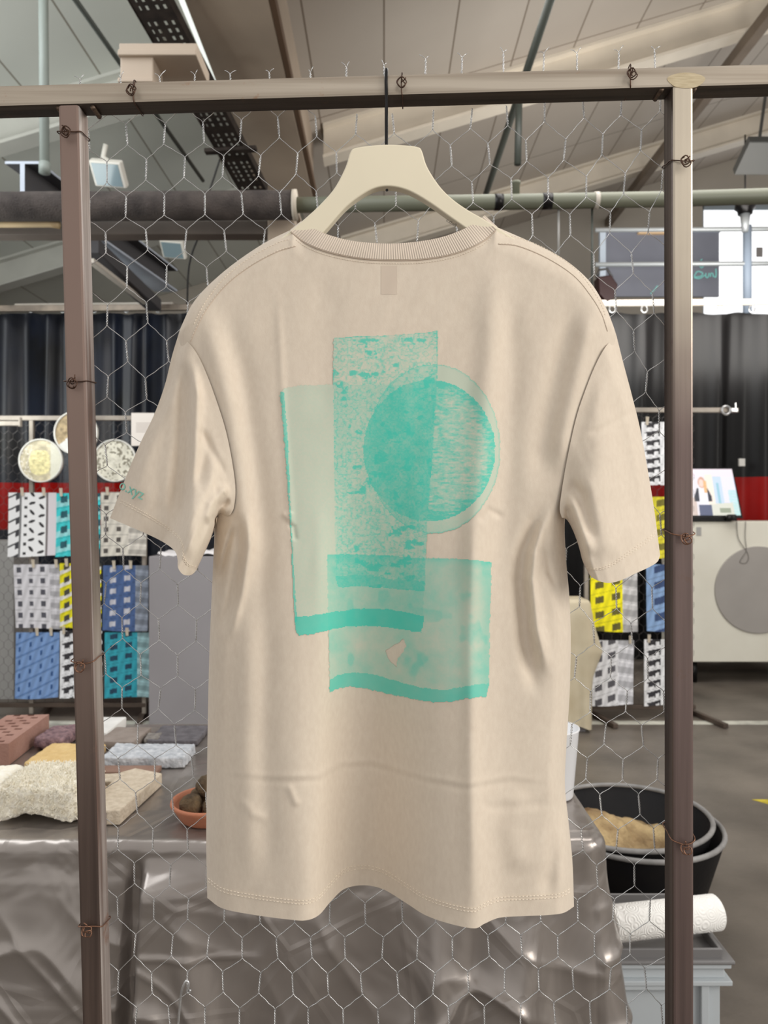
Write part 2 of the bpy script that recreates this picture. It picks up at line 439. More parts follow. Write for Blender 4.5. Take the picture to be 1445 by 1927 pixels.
LIM0, LIM1 = 116, 1302
parts = []
def inlim(px, py): return (LIM0 + 0.027 * max(0, py - 200)) < px < LIM1
def wirepts(a, b, n=5, sag=0.0):
    a = Vector(a); b = Vector(b); return [a.lerp(b, k / (n - 1)) + Vector((0, sag * math.sin(PI * k / (n - 1)), 0)) for k in range(n)]
HL = 18.0; WR = 0.00047
def jitter(p, s): return Vector((p.x + rs.uniform(-s, s), p.y, p.z + rs.uniform(-s, s)))
for (r, q), (px, py, d, tilt) in node.items():
    if not inlim(px, py): continue
    top = P(px - tilt, py - HL, d); bot = P(px + tilt, py + HL, d)
    if py < rail_y(px) + 24: continue
    nt_ = 26 if r > NR0 else 26
    for ph in (0, PI):
        pts = []
        for k in range(nt_):
            t = k / (nt_ - 1); a = ph + t * 2 * PI * 3.6
            env = min(1.0, 0.45 + 6 * min(t, 1 - t))
            c0 = top.lerp(bot, t); pts.append(c0 + Vector((math.cos(a) * 0.00085 * env, math.sin(a) * 0.00085 * env, 0)))
        parts.append(tube_data(pts, WR, 5))
    odd = (r % 2) != 0
    for dq in ((-1, 0) if odd else (0, 1)):
        nb = node.get((r + 1, q + dq))
        if nb is None or not inlim(nb[0], nb[1]): continue
        e = P(nb[0] - nb[3], nb[1] - HL, nb[2])
        mid = bot.lerp(e, 0.5)
        sg = 1 if e.x > bot.x else -1
        pts = [bot, bot.lerp(e, 0.1) + Vector((0, 0, -0.0012)), jitter(bot.lerp(e, 0.38), 0.0004), jitter(bot.lerp(e, 0.62), 0.0004), bot.lerp(e, 0.9) + Vector((0, 0, 0.0012)), e]
        parts.append(tube_data([Vector(p) for p in catmull([tuple(p) for p in pts], 2)], WR, 5))
for px in np.arange(152, 1262, 72.0):        # twisted, cut wire ends standing up behind the rail
    px = px + rs.uniform(-6, 6); rl = rail_y(px); d = DN + 0.003
    bot = P(px, rl + 30, d); top = P(px + rs.uniform(-3, 3), rl - rs.uniform(5, 12) - 22 * float(sstep(px, 550, 950)), d)
    for ph in (0, PI):
        parts.append(tube_data([bot.lerp(top, k / 25) + Vector((math.cos(ph + k * 0.95) * 0.00085, math.sin(ph + k * 0.95) * 0.00085, 0)) for k in range(26)], WR, 5))
    for sg in (-1, 1):
        e = top + Vector((sg * rs.uniform(0.002, 0.008), rs.uniform(-0.002, 0.002), rs.uniform(0.003, 0.010)))
        parts.append(tube_data([top, (top + e) / 2 + Vector((0, 0, 0.001)), e], WR * 0.9, 5))
NET = obj('wire_netting', join(parts), M['zinc'], None, True)
tag(NET, 'hexagonal galvanised chicken wire stretched across the back of the steel frame', 'wire netting')

# rusty wire ties
M['tie'] = mat('annealed_tie_wire', (92, 66, 52), 0.45, 0.6, var=0.3, vscale=120)
M['tieb'] = mat('copper_tie_wire', (150, 110, 88), 0.4, 0.65, var=0.3, vscale=120)
def tie(px, py, vertical, label, m, droop=3, seed=0, spin=1.0):
    """loop of wire round a tube with a twisted knot in front"""
    rr = random.Random(seed); g = 0.0016; R0 = 0.00075
    a = fpt(px, py); hw = TW / 2 + g; hd = TD / 2 + g
    fy = DM - hd; by = DM + hd
    if vertical:   # round a post : loop lies in the horizontal plane
        u = Vector((1, 0, 0)); v = Vector((0, 0, 1))
    else:          # round the rail : loop lies in the vertical plane
        u = Vector((0, 0, -1)); v = Vector((1, 0, 0))
    dz = droop * 0.00064
    def q(s, y, k=0.0): return Vector((a.x, y, a.z)) + u * s - v * (dz * k)
    loop = [q(-hw * 0.05, fy - 0.001, 1), q(hw * 0.6, fy, 0.8), q(hw, fy + 0.003, 0.1), q(hw, DM, -0.6), q(hw, by - 0.003, -1), q(0, by, -1.2), q(-hw, by - 0.003, -1), q(-hw, DM, -0.4), q(-hw, fy + 0.003, 0.2), q(-hw * 0.6, fy, 0.6), q(0.0005, fy - 0.0012, 1)]
    bm = NB(); tube(bm, [Vector(p) for p in catmull([tuple(p) for p in loop], 4)], R0, 6)
    kc = Vector((a.x, fy - 0.003, a.z)) - v * dz
    pts = []
    th0 = rr.uniform(0, 6.28)
    for k in range(34):
        t = k / 33; an = th0 + t * 2 * PI * (1.9 + spin * 0.4); rad = 0.0022 + 0.0040 * math.sin(PI * t)
        pts.append(kc + Vector((math.cos(an) * rad + 0.003 * (t - 0.5), -0.002 - 0.004 * t + 0.0015 * math.sin(3 * an), math.sin(an) * rad - 0.006 * t)))
    tube(bm, pts, R0, 6)
    e = kc + Vector((rr.uniform(-0.006, 0.006), -0.003, rr.uniform(0.003, 0.009)))
    tube(bm, [kc, kc.lerp(e, 0.5) + Vector((0.001, 0, 0)), e], R0, 6)
    o = obj('wire_tie', bm, m, None, True); tag(o, label, 'wire tie', 'wire ties round the steel frame'); return o
tie(253, 172, False, 'brown wire tie on the top rail near the left post', M['tie'], 2, 1)
tie(757, 158, False, 'brown wire tie on the top rail right beside the hanger hook', M['tie'], 2, 2)
tie(1187, 142, False, 'brown wire tie on the top rail near the right post', M['tie'], 2, 3)
tie(129, 246, True, 'brown wire tie near the top of the left post', M['tie'], 4, 4)
tie(141, 716, True, 'brown wire tie on the left post beside the black curtain', M['tie'], 3, 5)
tie(155, 1243, True, 'wire tie on the left post level with the light blue print', M['tieb'], 5, 6)
tie(169, 1745, True, 'wire tie low on the left post in front of the silver tablecloth', M['tieb'], -4, 7)
tie(1285, 300, True, 'dark wire tie on the bright upper end of the right post', M['tie'], 5, 8)
tie(1286, 1003, True, 'wire tie on the right post beside the white cabinet', M['tieb'], 6, 9)
tie(1286, 1578, True, 'wire tie on the right post in front of the black buckets', M['tieb'], 10, 10)
# S-hook on the netting
bm = NB()
hk = [(322, 2060), (330, 1985), (336, 1920), (341, 1870), (347, 1851), (352, 1846), (355, 1853), (352, 1866), (356, 1868), (358, 1862)]
tube(bm, [P(a, b, DN - 0.0025) for a, b in catmull(hk, 5)], 0.0016, 8)
tag(obj('wire_hook', bm, M['zinc'], None, True), 'bent silver wire hook hanging on the netting below the shirt', 'hook')

# ================================================================== HANGER
M['hangw'] = mat('cream_lacquered_wood', (240, 229, 203), 0.38, var=0.05, vscale=5)
M['hookm'] = mat('black_steel_hook', (28, 26, 26), 0.3, 0.6)
DH = 0.884
HG = thing('coat_hanger', 'cream wooden coat hanger with black hook holding the beige shirt', 'coat hanger', (X(727, DH), DH, Z(280, DH)))
top = catmull([(360, 622), (375, 590), (405, 558), (470, 500), (540, 444), (576, 414), (604, 388), (630, 358), (650, 320), (660, 290), (670, 283), (695, 279), (726, 277), (760, 278), (784, 281), (793, 288), (803, 318), (826, 354), (852, 380), (884, 402), (912, 418), (985, 465), (1080, 530), (1120, 580), (1138, 622)], 6)
bot = catmull([(1126, 632), (1090, 592), (1010, 530), (940, 480), (876, 434), (842, 410), (808, 386), (776, 367), (752, 358), (728, 355), (704, 359), (678, 373), (648, 397), (612, 438), (560, 495), (480, 555), (410, 606), (370, 634)], 6)
poly = [P(a, b, DH) for a, b in list(top) + list(bot)]
bm = NB(); prism(bm, poly, (0, -0.007, 0), (0, 0.007, 0), 0.0016); obj('hanger_body', bm, M['hangw'], HG)
bm = NB()
hkp = [P(727, 290, DH), P(727, 230, DH + 0.002), P(727, 180, DF0 - 0.0035), P(726.5, 148, DF0 - 0.0035)]
hz = fpt(727, rail_y(727) + 20).z + TW / 2
xk = X(727, DH)
hkp += [Vector((xk, DF0 - 0.001, hz + 0.0045)), Vector((xk, DF0 + 0.012, hz + 0.009)), Vector((xk, DF0 + 0.026, hz + 0.006)), Vector((xk, DF0 + 0.0335, hz - 0.004)), Vector((xk, DF0 + 0.0335, hz - 0.02))]
tube(bm, [Vector(p) for p in catmull([tuple(p) for p in hkp], 6)], 0.0021, 10); tag(obj('hook', bm, M['hookm'], HG, True), 'black steel hook')
bm = NB(); lathe(bm, [(0.0017, 0), (0.0017, 0.0006)], P(728, 358, DH - 0.0075) , 12, mtx=Matrix.Rotation(PI / 2, 3, 'X'))
obj('screw_hole', bm, M['hookm'], HG)
# small stamped mark on the right arm
def text_points(s, size=1.0):
    cu = bpy.data.curves.new('t', 'FONT'); cu.body = s; cu.size = size; cu.resolution_u = 4
    to = bpy.data.objects.new('t', cu); COL.objects.link(to)
    dg = bpy.context.evaluated_depsgraph_get(); dg.update()
    me = to.evaluated_get(dg).to_mesh()
    b2 = bmesh.new(); b2.from_mesh(me); bmesh.ops.triangulate(b2, faces=b2.faces[:])
    bmesh.ops.subdivide_edges(b2, edges=[e for e in b2.edges if e.calc_length() > 0.25 * size], cuts=2, use_grid_fill=True)
    b2.verts.index_update()
    V = [(v.co.x, v.co.y) for v in b2.verts]; Fc = [[v.index for v in f.verts] for f in b2.faces]
    b2.free(); bpy.data.objects.remove(to); bpy.data.curves.remove(cu)
    return V, Fc
V, Fc = text_points('c.thall', 9)
an = 0.56
Vt = [P(839 + x * math.cos(an) + y * math.sin(an), 416 + x * math.sin(an) - y * math.cos(an), DH - 0.0074) for x, y in V]
tag(obj('stamped_mark', (Vt, Fc), M['hookm'], HG), 'tiny black stamped mark')

# ================================================================== T-SHIRT
SHIRT_RGB = (223, 209, 191)
M['shirt'] = mat('beige_cotton_jersey', SHIRT_RGB, 0.85, 0, vscale=220, rgb2=(217, 202, 184), bump=0.10, bscale=900, sheen=0.15, spec=0.25, bdist=0.001, stretch=(1, 1, 0.5))
M['stitch'] = mat('stitch_thread', (236, 224, 206), 0.7)
M['inner'] = mat('neck_label_shadow', (210, 194, 177), 0.85, spec=0.2)

topc = [(335, 632), (342, 612), (362, 572), (392, 537), (440, 496), (498, 457), (548, 432)]
neck = [(548, 432), (577, 456), (622, 473), (680, 484), (740, 487), (800, 485), (858, 474), (908, 452), (934, 427)]
topr = [(934, 427), (1000, 456), (1060, 487), (1108, 528), (1138, 575), (1152, 608), (1160, 632)]
cT = np.concatenate([catmull(topc, 10)[:-1], catmull(neck, 10)[:-1], catmull(topr, 10)])
leftc = [(335, 632), (345, 700), (357, 790), (374, 880), (396, 960), (403, 1000), (401, 1060), (397, 1150), (393, 1260), (390, 1420), (388, 1580), (390, 1690)]
rightc = [(1160, 632), (1150, 690), (1130, 770), (1105, 850), (1075, 930), (1063, 978), (1065, 1050), (1071, 1120), (1074, 1200), (1072, 1300), (1066, 1400), (1063, 1475), (1069, 1540), (1077, 1620), (1080, 1706)]
hemc = [(390, 1690), (420, 1710), (480, 1722), (540, 1730), (575, 1732), (600, 1722), (622, 1697), (648, 1673), (685, 1666), (722, 1674), (765, 1700), (800, 1722), (845, 1738), (892, 1747), (912, 1738), (940, 1727), (985, 1724), (1030, 1722), (1060, 1718), (1080, 1706)]
cL = catmull(leftc, 12); cR = catmull(rightc, 12); cB = catmull(hemc, 10)
khem = 0.459
def hem_d(px):
    y = np.interp(px, cB[:, 0], cB[:, 1]); return F * khem / (y - CY)
_hx = np.linspace(380, 1090, 120); _hd = hem_d(_hx)
def hem_ds(px, s):    # smoothed hem depth further up
    k = np.exp(-((_hx[None, :] - np.asarray(px).reshape(-1)[:, None]) / s) ** 2); return ((k * _hd).sum(1) / k.sum(1)).reshape(np.shape(px))
def polydist(px, py, pts):
    """distance (signed, + to the right of travel) and along-parameter 0..1"""
    best = np.full(px.shape, 1e9); sg = np.zeros(px.shape); tt = np.zeros(px.shape)
    pts = np.array(pts, float); L = np.r_[0, np.cumsum(np.linalg.norm(np.diff(pts, axis=0), axis=1))]
    for i in range(len(pts) - 1):
        a, b = pts[i], pts[i + 1]; d = b - a; l2 = d @ d
        t = np.clip(((px - a[0]) * d[0] + (py - a[1]) * d[1]) / l2, 0, 1)
        dx = px - a[0] - t * d[0]; dy = py - a[1] - t * d[1]; ds = np.hypot(dx, dy)
        s = np.sign(d[0] * dy - d[1] * dx); m = ds < best
        best = np.where(m, ds, best); sg = np.where(m, s, sg); tt = np.where(m, (L[i] + t * np.sqrt(l2)) / L[-1], tt)
    return best, sg, tt
def fold(px, py, pts, wdt, amp, kind='ridge'):
    ds, sg, t = polydist(px, py, pts)
    env = sstep(t, 0.0, 0.22) * (1 - sstep(t, 0.78, 1.0))
    if kind == 'ridge': return amp * env * np.exp(-(ds / wdt) ** 2)
    if kind == 'step':  return amp * env * np.exp(-(ds / wdt) ** 2) * (sg * ds / wdt) * 2.3
FOLDS = [   # (points, width px, amplitude m (+ = away from the camera), kind)
    ([(375, 545), (400, 640), (430, 760), (452, 900), (462, 1010), (450, 1150)], 24, -0.009, 'ridge'),
    ([(425, 560), (455, 700), (480, 860), (497, 1020), (490, 1220)], 22, 0.0045, 'ridge'),
    ([(520, 520), (527, 640), (534, 800), (548, 975), (553, 1080)], 7, -0.0016, 'ridge'),
    ([(548, 960), (543, 975), (530, 964)], 5, -0.0022, 'ridge'),
    ([(540, 985), (552, 992), (556, 1020)], 5, 0.0020, 'ridge'),
    ([(938, 455), (928, 560), (915, 760), (900, 950), (893, 1200)], 26, -0.0075, 'ridge'),
    ([(960, 520), (965, 700), (958, 900), (940, 1150)], 24, 0.004, 'ridge'),
    ([(890, 900), (886, 1200), (888, 1500), (893, 1745)], 16, -0.006, 'ridge'),
    ([(1120, 560), (1098, 650), (1068, 780), (1045, 900)], 22, -0.009, 'ridge'),
    ([(1085, 560), (1055, 680), (1030, 800), (1010, 930)], 24, 0.005, 'ridge'),
    ([(1050, 945), (1024, 985), (1006, 1040), (1001, 1090), (1010, 1180), (1034, 1280)], 12, -0.011, 'ridge'),
    ([(1035, 945), (1006, 985), (984, 1040), (978, 1090), (988, 1200), (1010, 1320)], 15, 0.010, 'ridge'),
    ([(1030, 975), (1018, 1030), (1025, 1080), (1052, 1130)], 8, 0.004, 'ridge'),
    ([(1038, 1105), (1060, 1150), (1068, 1200)], 8, 0.003, 'ridge'),
    ([(440, 985), (424, 1040), (408, 1100)], 5, 0.005, 'ridge'),
    ([(466, 950), (470, 1030), (455, 1120), (430, 1210)], 8, -0.005, 'ridge'),
    ([(448, 960), (450, 1040), (436, 1120), (412, 1200)], 9, 0.005, 'ridge'),
    ([(395, 1455), (520, 1466), (600, 1464), (640, 1440), (700, 1436), (800, 1466), (880, 1480), (960, 1465), (1060, 1478)], 8, 0.0007, 'step'),
    ([(450, 1500), (475, 1530), (510, 1545)], 9, -0.0012, 'ridge'),
    ([(541, 1474), (552, 1500), (562, 1520)], 7, -0.0018, 'ridge'),
    ([(895, 1505), (925, 1520), (1045, 1512)], 10, 0.0012, 'ridge'),
    ([(1060, 1480), (1045, 1560), (1040, 1620), (1020, 1700)], 16, 0.006, 'ridge'),
    ([(1072, 1500), (1066, 1600), (1060, 1700)], 10, -0.004, 'ridge'),
    ([(985, 1480), (960, 1560), (985, 1650)], 26, -0.004, 'ridge'),
    ([(620, 500), (612, 640), (600, 800)], 30, 0.002, 'ridge'),
    ([(600, 900), (606, 1250), (603, 1650)], 18, -0.003, 'ridge'),
    ([(470, 1120), (462, 1400), (470, 1690)], 22, -0.004, 'ridge'),
    ([(505, 1100), (500, 1400), (510, 1690)], 20, 0.003, 'ridge'),
    ([(900, 985), (920, 960), (950, 975)], 6, 0.002, 'ridge'),
]
def Lx(py): return np.interp(py, cL[:, 1], cL[:, 0])
def Rx(py): return np.interp(py, cR[:, 1], cR[:, 0])
def Ty(px): return np.interp(px, cT[:, 0], cT[:, 1])
def ell(e, wd): t = np.clip(1 - e / wd, 0, 1); return 1 - np.sqrt(np.maximum(0, 1 - t * t))
def body_d0(px, py):
    base = 0.8665 - 0.0001 * (px - 740) * 0 + 0.006 * ((px - 740) / 400.0) ** 2
    wv = sstep(py, 620, 1690)
    hd = hem_ds(px, 34.0); hs = hem_ds(px, 16.0)
    hh = hd + (hs - hd) * sstep(py, 1350, 1680)
    D = base * (1 - wv) + hh * wv - 0.006 * np.sin(PI * np.clip((py - 480) / 900, 0, 1))
    for f in FOLDS: D = D + fold(px, py, *f)
    D = D + 0.0012 * (fbm(px / 60.0, py / 90.0, 31, 3) - 0.5) + 0.0016 * (fbm((px + 0.35 * py) / 38.0, py / 160.0, 47, 2) - 0.5) 
    return D
def body_d(px, py):
    D = body_d0(px, py)
    low = sstep(py, 960, 1500)
    side = 0.889 + 0.010 * low
    eL = px - Lx(py); eR = Rx(py) - px; eT = py - Ty(px)
    g = np.maximum(ell(eL, 34.0), ell(eR, 34.0))
    sh = ((px < 548) | (px > 934)); 
    gT = np.where(sh, ell(eT, 46.0), 0.0)
    nk = np.exp(-((px - 548) / 26.0) ** 2) + np.exp(-((px - 934) / 26.0) ** 2)
    gT = np.maximum(gT, 0.75 * np.clip(nk, 0, 1) * ell(np.maximum(0, eT), 40.0))
    g = np.clip(np.maximum(g, gT), 0, 1)
    return D + np.maximum(0, side - D) * g
def coons(ct, cb, cl, cr, nu, nv):
    T = resample(ct, nu); B = resample(cb, nu); Lc = resample(cl, nv); Rc = resample(cr, nv)
    u = np.linspace(0, 1, nu)[None, :, None]; v = np.linspace(0, 1, nv)[:, None, None]
    return (1 - v) * T[None] + v * B[None] + (1 - u) * Lc[:, None] + u * Rc[:, None] - ((1 - u) * (1 - v) * T[0] + u * (1 - v) * T[-1] + (1 - u) * v * B[0] + u * v * B[-1])
TS = thing('t_shirt', 'beige short sleeved t-shirt with turquoise back print on the cream hanger', 't-shirt', (X(735, .88), .88, Z(460, .88)))
nu, nv = 250, 440
G = coons(cT, cB, cL, cR, nu, nv); gx, gy = G[..., 0], G[..., 1]
gd = body_d(gx, gy)
Vf = PA(gx, gy, gd).reshape(-1, 3)
Ff = grid_faces(nu, nv)
# the layer facing away from the camera : same silhouette, lower neckline
nu2, nv2 = 90, 120
neck2 = [(548, 432), (560, 480), (600, 545), (670, 590), (740, 600), (810, 590), (880, 545), (922, 480), (934, 427)]
cT2 = np.concatenate([catmull(topc, 10)[:-1], catmull(neck2, 10)[:-1], catmull(topr, 10)])
hem2 = [(390, 1690), (480, 1672), (600, 1664), (740, 1662), (880, 1664), (1000, 1680), (1080, 1706)]
G2 = coons(cT2, catmull(hem2, 10), cL, cR, nu2, nv2); bx, by = G2[..., 0], G2[..., 1]
ue = np.linspace(0, 1, nu2)[None, :]; ve = np.linspace(0, 1, nv2)[:, None]
edge = np.minimum(ue, 1 - ue)
sideD = body_d(np.where(ue < .5, Lx(by), Rx(by)), by)
bulge = 0.022 * np.sin(PI * np.clip(edge * 6, 0, .5)) + 0.004 * np.sin(ue * 22) * np.clip(edge * 6, 0, 1)
tope = np.clip(ve * 9, 0, 1); tope = np.sqrt(1 - (1 - tope) ** 2)
bd = np.minimum(sideD + bulge * (0.25 + 0.75 * tope), 0.925)
bd = np.maximum(bd, np.minimum(0.9268, sideD + 0.0))
front_lim = body_d(np.clip(bx, Lx(by) + 1, Rx(by) - 1), by) + 0.004 * np.clip(edge * 30, 0, 1)
bd = np.minimum(np.maximum(bd, front_lim), 0.929)
Vb = PA(bx, by, bd).reshape(-1, 3)
Vall = np.concatenate([Vf, Vb]); Fall = Ff + [tuple(reversed(q)) for q in grid_faces(nu2, nv2, len(Vf))]
BODY = obj('body', (Vall, Fall), M['shirt'], TS, True)

# sleeves
class Surf: pass
def sleeve(seam, outer, under, cuff, prof, creases, name):
    """grid rows: seam->cuff, columns: outer->under"""
    ns, nt_ = 150, 130
    cs = catmull(seam, 12); co = catmull(outer, 12); cu_ = catmull(under, 12); cc = catmull(cuff, 12)
    G = coons(cs, cc, co, cu_, nt_, ns); sx, sy = G[..., 0], G[..., 1]
    t = np.linspace(0, 1, nt_)[None, :] + 0 * sx; s = np.linspace(0, 1, ns)[:, None] + 0 * sx
    dseam = body_d0(sx[:1], sy[:1]) - 0.0022
    dseam = np.minimum(dseam, 0.885)
    tip = np.exp(-(t / 0.05) ** 2)
    dseam = dseam + np.maximum(0, 0.886 - dseam) * tip[:1]
    xp = [p[0] for p in prof]; dp = np.interp(np.linspace(0, 1, 200), xp, [p[1] for p in prof]); kk = np.hanning(19); kk /= kk.sum()
    dp = np.convolve(np.pad(dp, 9, mode='edge'), kk, 'valid')
    dc = np.interp(t, np.linspace(0, 1, 200), dp)
    wgt = sstep(s, 0.0, 0.9) * 0.75 + 0.25 * s
    D = dseam * (1 - wgt) + dc * wgt
    D = D - 0.010 * np.sin(PI * np.clip(s, 0, 1)) * np.sin(PI * t) ** 0.7 * 0.6
    mask = sstep(s, 0.02, 0.14)
    for f in creases: D = D + fold(sx, sy, *f) * mask
    D = D + 0.0016 * (fbm(sx / 30.0, sy / 80.0, 77, 3) - .5) * mask
    # round the silhouettes away from the camera
    eo = polydist(sx, sy, co)[0]; eu = polydist(sx, sy, cu_)[0]
    D = D + np.maximum(0, 0.888 - D) * ell(eo, 22.0) + np.maximum(0, 0.872 - D) * ell(eu, 12.0) * mask
    V1 = PA(sx, sy, D).reshape(-1, 3)
    De = D[:, :1] * (1 - t) + D[:, -1:] * t
    D2 = np.minimum(np.maximum(De, D + 0.002 * np.sin(PI * t)) + 0.022 * np.sin(PI * t), 0.926); D2 = np.maximum(D2, D)
    V2 = PA(sx, sy, D2).reshape(-1, 3)
    fa = grid_faces(nt_, ns); fb = [tuple(reversed(q)) for q in grid_faces(nt_, ns, len(V1))]
    o = obj(name, (np.concatenate([V1, V2]), fa + fb), M['shirt'], TS, True)
    R = Surf(); R.o = o; R.px = sx.reshape(-1); R.py = sy.reshape(-1); R.d = D.reshape(-1); R.cuff = cc; R.G = G; R.D = D
    def q(px, py):
        dd = (R.px - px) ** 2 + (R.py - py) ** 2; i = np.argpartition(dd, 5)[:5]; w_ = 1 / (dd[i] + 0.05); return float((R.d[i] * w_).sum() / w_.sum())
    R.q = q; return R
seamL = [(335, 632), (352, 642), (372, 668), (392, 712), (412, 768), (426, 815), (437, 870), (443, 920), (440, 955), (434, 968)]
outL = [(335, 632), (323, 672), (310, 725), (290, 780), (262, 838), (234, 905), (207, 975)]
undL = [(434, 968), (424, 972), (414, 968), (406, 975), (404, 990), (396, 1015), (384, 1042), (370, 1072)]
cufL = [(207, 975), (235, 987), (270, 1002), (305, 1019), (328, 1036), (334, 1052), (335, 1068), (343, 1080), (354, 1083), (363, 1080), (370, 1072)]
profL = [(0, .884), (.10, .868), (.25, .858), (.40, .856), (.52, .852), (.58, .836), (.66, .818), (.78, .808), (.88, .814), (.96, .84), (1, .862)]
SL = sleeve(seamL, outL, undL, cufL, profL, [
    ([(368, 640), (370, 740), (366, 860), (358, 960), (342, 1045)], 12, -0.010, 'ridge'),
    ([(345, 660), (346, 760), (338, 880), (326, 1000)], 15, 0.010, 'ridge'),
    ([(372, 800), (400, 850), (428, 900)], 8, 0.003, 'ridge'),
    ([(440, 920), (418, 925), (398, 950), (388, 990)], 10, -0.008, 'ridge'),
    ([(436, 940), (415, 952), (405, 972)], 6, 0.006, 'ridge'),
    ([(300, 760), (270, 850), (250, 960)], 26, -0.004, 'ridge'),
    ([(318, 760), (300, 880), (290, 1000)], 18, 0.003, 'ridge'),
    ([(378, 900), (372, 970), (355, 1060)], 12, -0.004, 'ridge'),
], 'sleeve')
seamR = [(1160, 632), (1140, 652), (1120, 688), (1100, 738), (1086, 780), (1074, 830), (1064, 880), (1056, 930), (1053, 958), (1057, 974)]
outR = [(1160, 632), (1172, 680), (1188, 740), (1204, 805), (1218, 880), (1231, 960), (1242, 1045)]
undR = [(1057, 974), (1064, 976), (1072, 986), (1082, 1008), (1090, 1032), (1096, 1055), (1106, 1076)]
cufR = [(1242, 1045), (1237, 1057), (1222, 1067), (1196, 1079), (1168, 1092), (1146, 1097), (1126, 1093), (1112, 1085), (1106, 1076)]
profR = [(0, .886), (.12, .868), (.3, .852), (.5, .840), (.7, .833), (.85, .832), (.94, .845), (1, .868)]
SR = sleeve(seamR, outR, undR, cufR, profR, [
    ([(1066, 925), (1085, 960), (1098, 1000), (1115, 1050)], 12, -0.008, 'ridge'),
    ([(1060, 945), (1078, 985), (1092, 1030)], 6, 0.006, 'ridge'),
    ([(1062, 900), (1092, 930), (1100, 980), (1120, 1020)], 12, 0.005, 'ridge'),
    ([(1100, 820), (1150, 800), (1195, 770)], 7, 0.0018, 'ridge'),
    ([(1130, 690), (1120, 800), (1130, 960)], 26, -0.004, 'ridge'),
    ([(1160, 720), (1180, 860), (1195, 1010)], 26, 0.004, 'ridge'),
    ([(1095, 880), (1125, 960), (1150, 1060)], 20, -0.004, 'ridge'),
], 'sleeve')

# rib collar
nC = 1100; rows = 7
ctop = catmull([(566, 416), (590, 430), (622, 443), (662, 453), (705, 457.5), (745, 458), (790, 454), (835, 445), (872, 431), (898, 417), (912, 405)], 10)
cbot = catmull([(545, 433), (577, 457), (622, 474), (680, 485), (740, 488), (800, 486), (858, 475), (908, 453), (937, 428)], 10)
a = resample(ctop, nC); b = resample(cbot, nC); Vc = []
dT = 0.8705 + 0.016 * np.abs(np.linspace(-1, 1, nC)) ** 5; 
for j in range(rows):
    t = j / (rows - 1); q = a * (1 - t) + b * t
    dB = body_d(b[:, 0], b[:, 1]) - 0.0016
    D = dT * (1 - t) + dB * t - 0.0012 * math.sin(PI * t)
    Vc.append(PA(q[:, 0], q[:, 1], D))
Vc = np.concatenate(Vc); Fc = grid_faces(nC, rows)
# front half of the collar, dropping lower on the far side
fa = resample(catmull([(566, 416), (575, 470), (612, 528), (675, 570), (740, 580), (805, 570), (868, 528), (902, 470), (912, 405)], 10), 120)
fb = resample(catmull(neck2, 10), 120); tt = np.linspace(-1, 1, 120)
Vf_ = np.concatenate([PA(q[:, 0], q[:, 1], 0.8865 + 0.026 * (1 - np.abs(tt) ** 3)) for q in (fa, (fa + fb) / 2, fb)])
Fc = Fc + grid_faces(120, 3, len(Vc)); off = len(Vc); Vc = np.concatenate([Vc, Vf_])
m = mat('rib_knit_collar', (216, 200, 183), 0.85, sheen=0.15, spec=0.25); M['rib'] = m
nt = m.node_tree; n = nt.nodes; l = nt.links
at = n.new('ShaderNodeAttribute'); at.attribute_name = 'rib'
sn = n.new('ShaderNodeMath'); sn.operation = 'SINE'; l.new(at.outputs['Fac'], sn.inputs[0])
bp = n.new('ShaderNodeBump'); bp.inputs['Strength'].default_value = 0.5; bp.inputs['Distance'].default_value = 0.0008; l.new(sn.outputs[0], bp.inputs['Height']); l.new(bp.outputs['Normal'], n['Principled BSDF'].inputs['Normal'])
mr = n.new('ShaderNodeMapRange'); mr.inputs['From Min'].default_value = -1; l.new(sn.outputs[0], mr.inputs['Value'])
mx = n.new('ShaderNodeMix'); mx.data_type = 'RGBA'; mx.inputs['A'].default_value = srgb(206, 190, 173); mx.inputs['B'].default_value = srgb(224, 209, 192); l.new(mr.outputs['Result'], mx.inputs['Factor']); l.new(mx.outputs['Result'], n['Principled BSDF'].inputs['Base Color'])
CO = obj('collar', (Vc, Fc), m, TS, True)
tag(CO, 'ribbed neck band')
ra = CO.data.attributes.new('rib', 'FLOAT', 'POINT')
rv = np.concatenate([np.tile(np.linspace(0, 2 * PI * 92, nC), rows), np.tile(np.linspace(0, 2 * PI * 40, 120), 3)])
ra.data.foreach_set('value', rv.astype(np.float32))
# raise the number of columns needed for the ribs by evaluating sine per pixel: attribute interpolates linearly

# stitching
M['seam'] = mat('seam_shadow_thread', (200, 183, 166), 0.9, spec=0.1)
def stitches(name, curve, dfun, dash=4.2, gap=2.6, r=0.00042, lift=0.0009, step=0, m=None, par=None):
    c = np.asarray(curve); s = np.r_[0, np.cumsum(np.linalg.norm(np.diff(c, axis=0), axis=1))]
    parts = []; t = 0
    while t + dash < s[-1]:
        pts = []
        for k in range(3):
            tt_ = t + dash * k / 2; x = np.interp(tt_, s, c[:, 0]); y = np.interp(tt_, s, c[:, 1])
            d = float(dfun(np.array([x]), np.array([y]))[0]) - lift + (0.0004 if k != 1 else 0)
            pts.append(P(x, y, d))
        parts.append(tube_data(pts, r, 4)); t += dash + gap
    return obj(name, join(parts), m or M['stitch'], par or TS)
hs = cB.copy(); hs[:, 1] -= 31; hs[:, 0] = 392 + (hs[:, 0] - 390) * (1077 - 392) / 690.0
stitches('hem_stitching', hs, body_d, par=BODY)
hs2 = hs.copy(); hs2[:, 1] -= 6; stitches('hem_stitching', hs2, body_d, par=BODY)
nb = cbot.copy(); nb[:, 1] += 8; stitches('neck_stitching', nb[4:-4], body_d, 3.0, 2.0, 0.0003, 0.0007, par=CO)
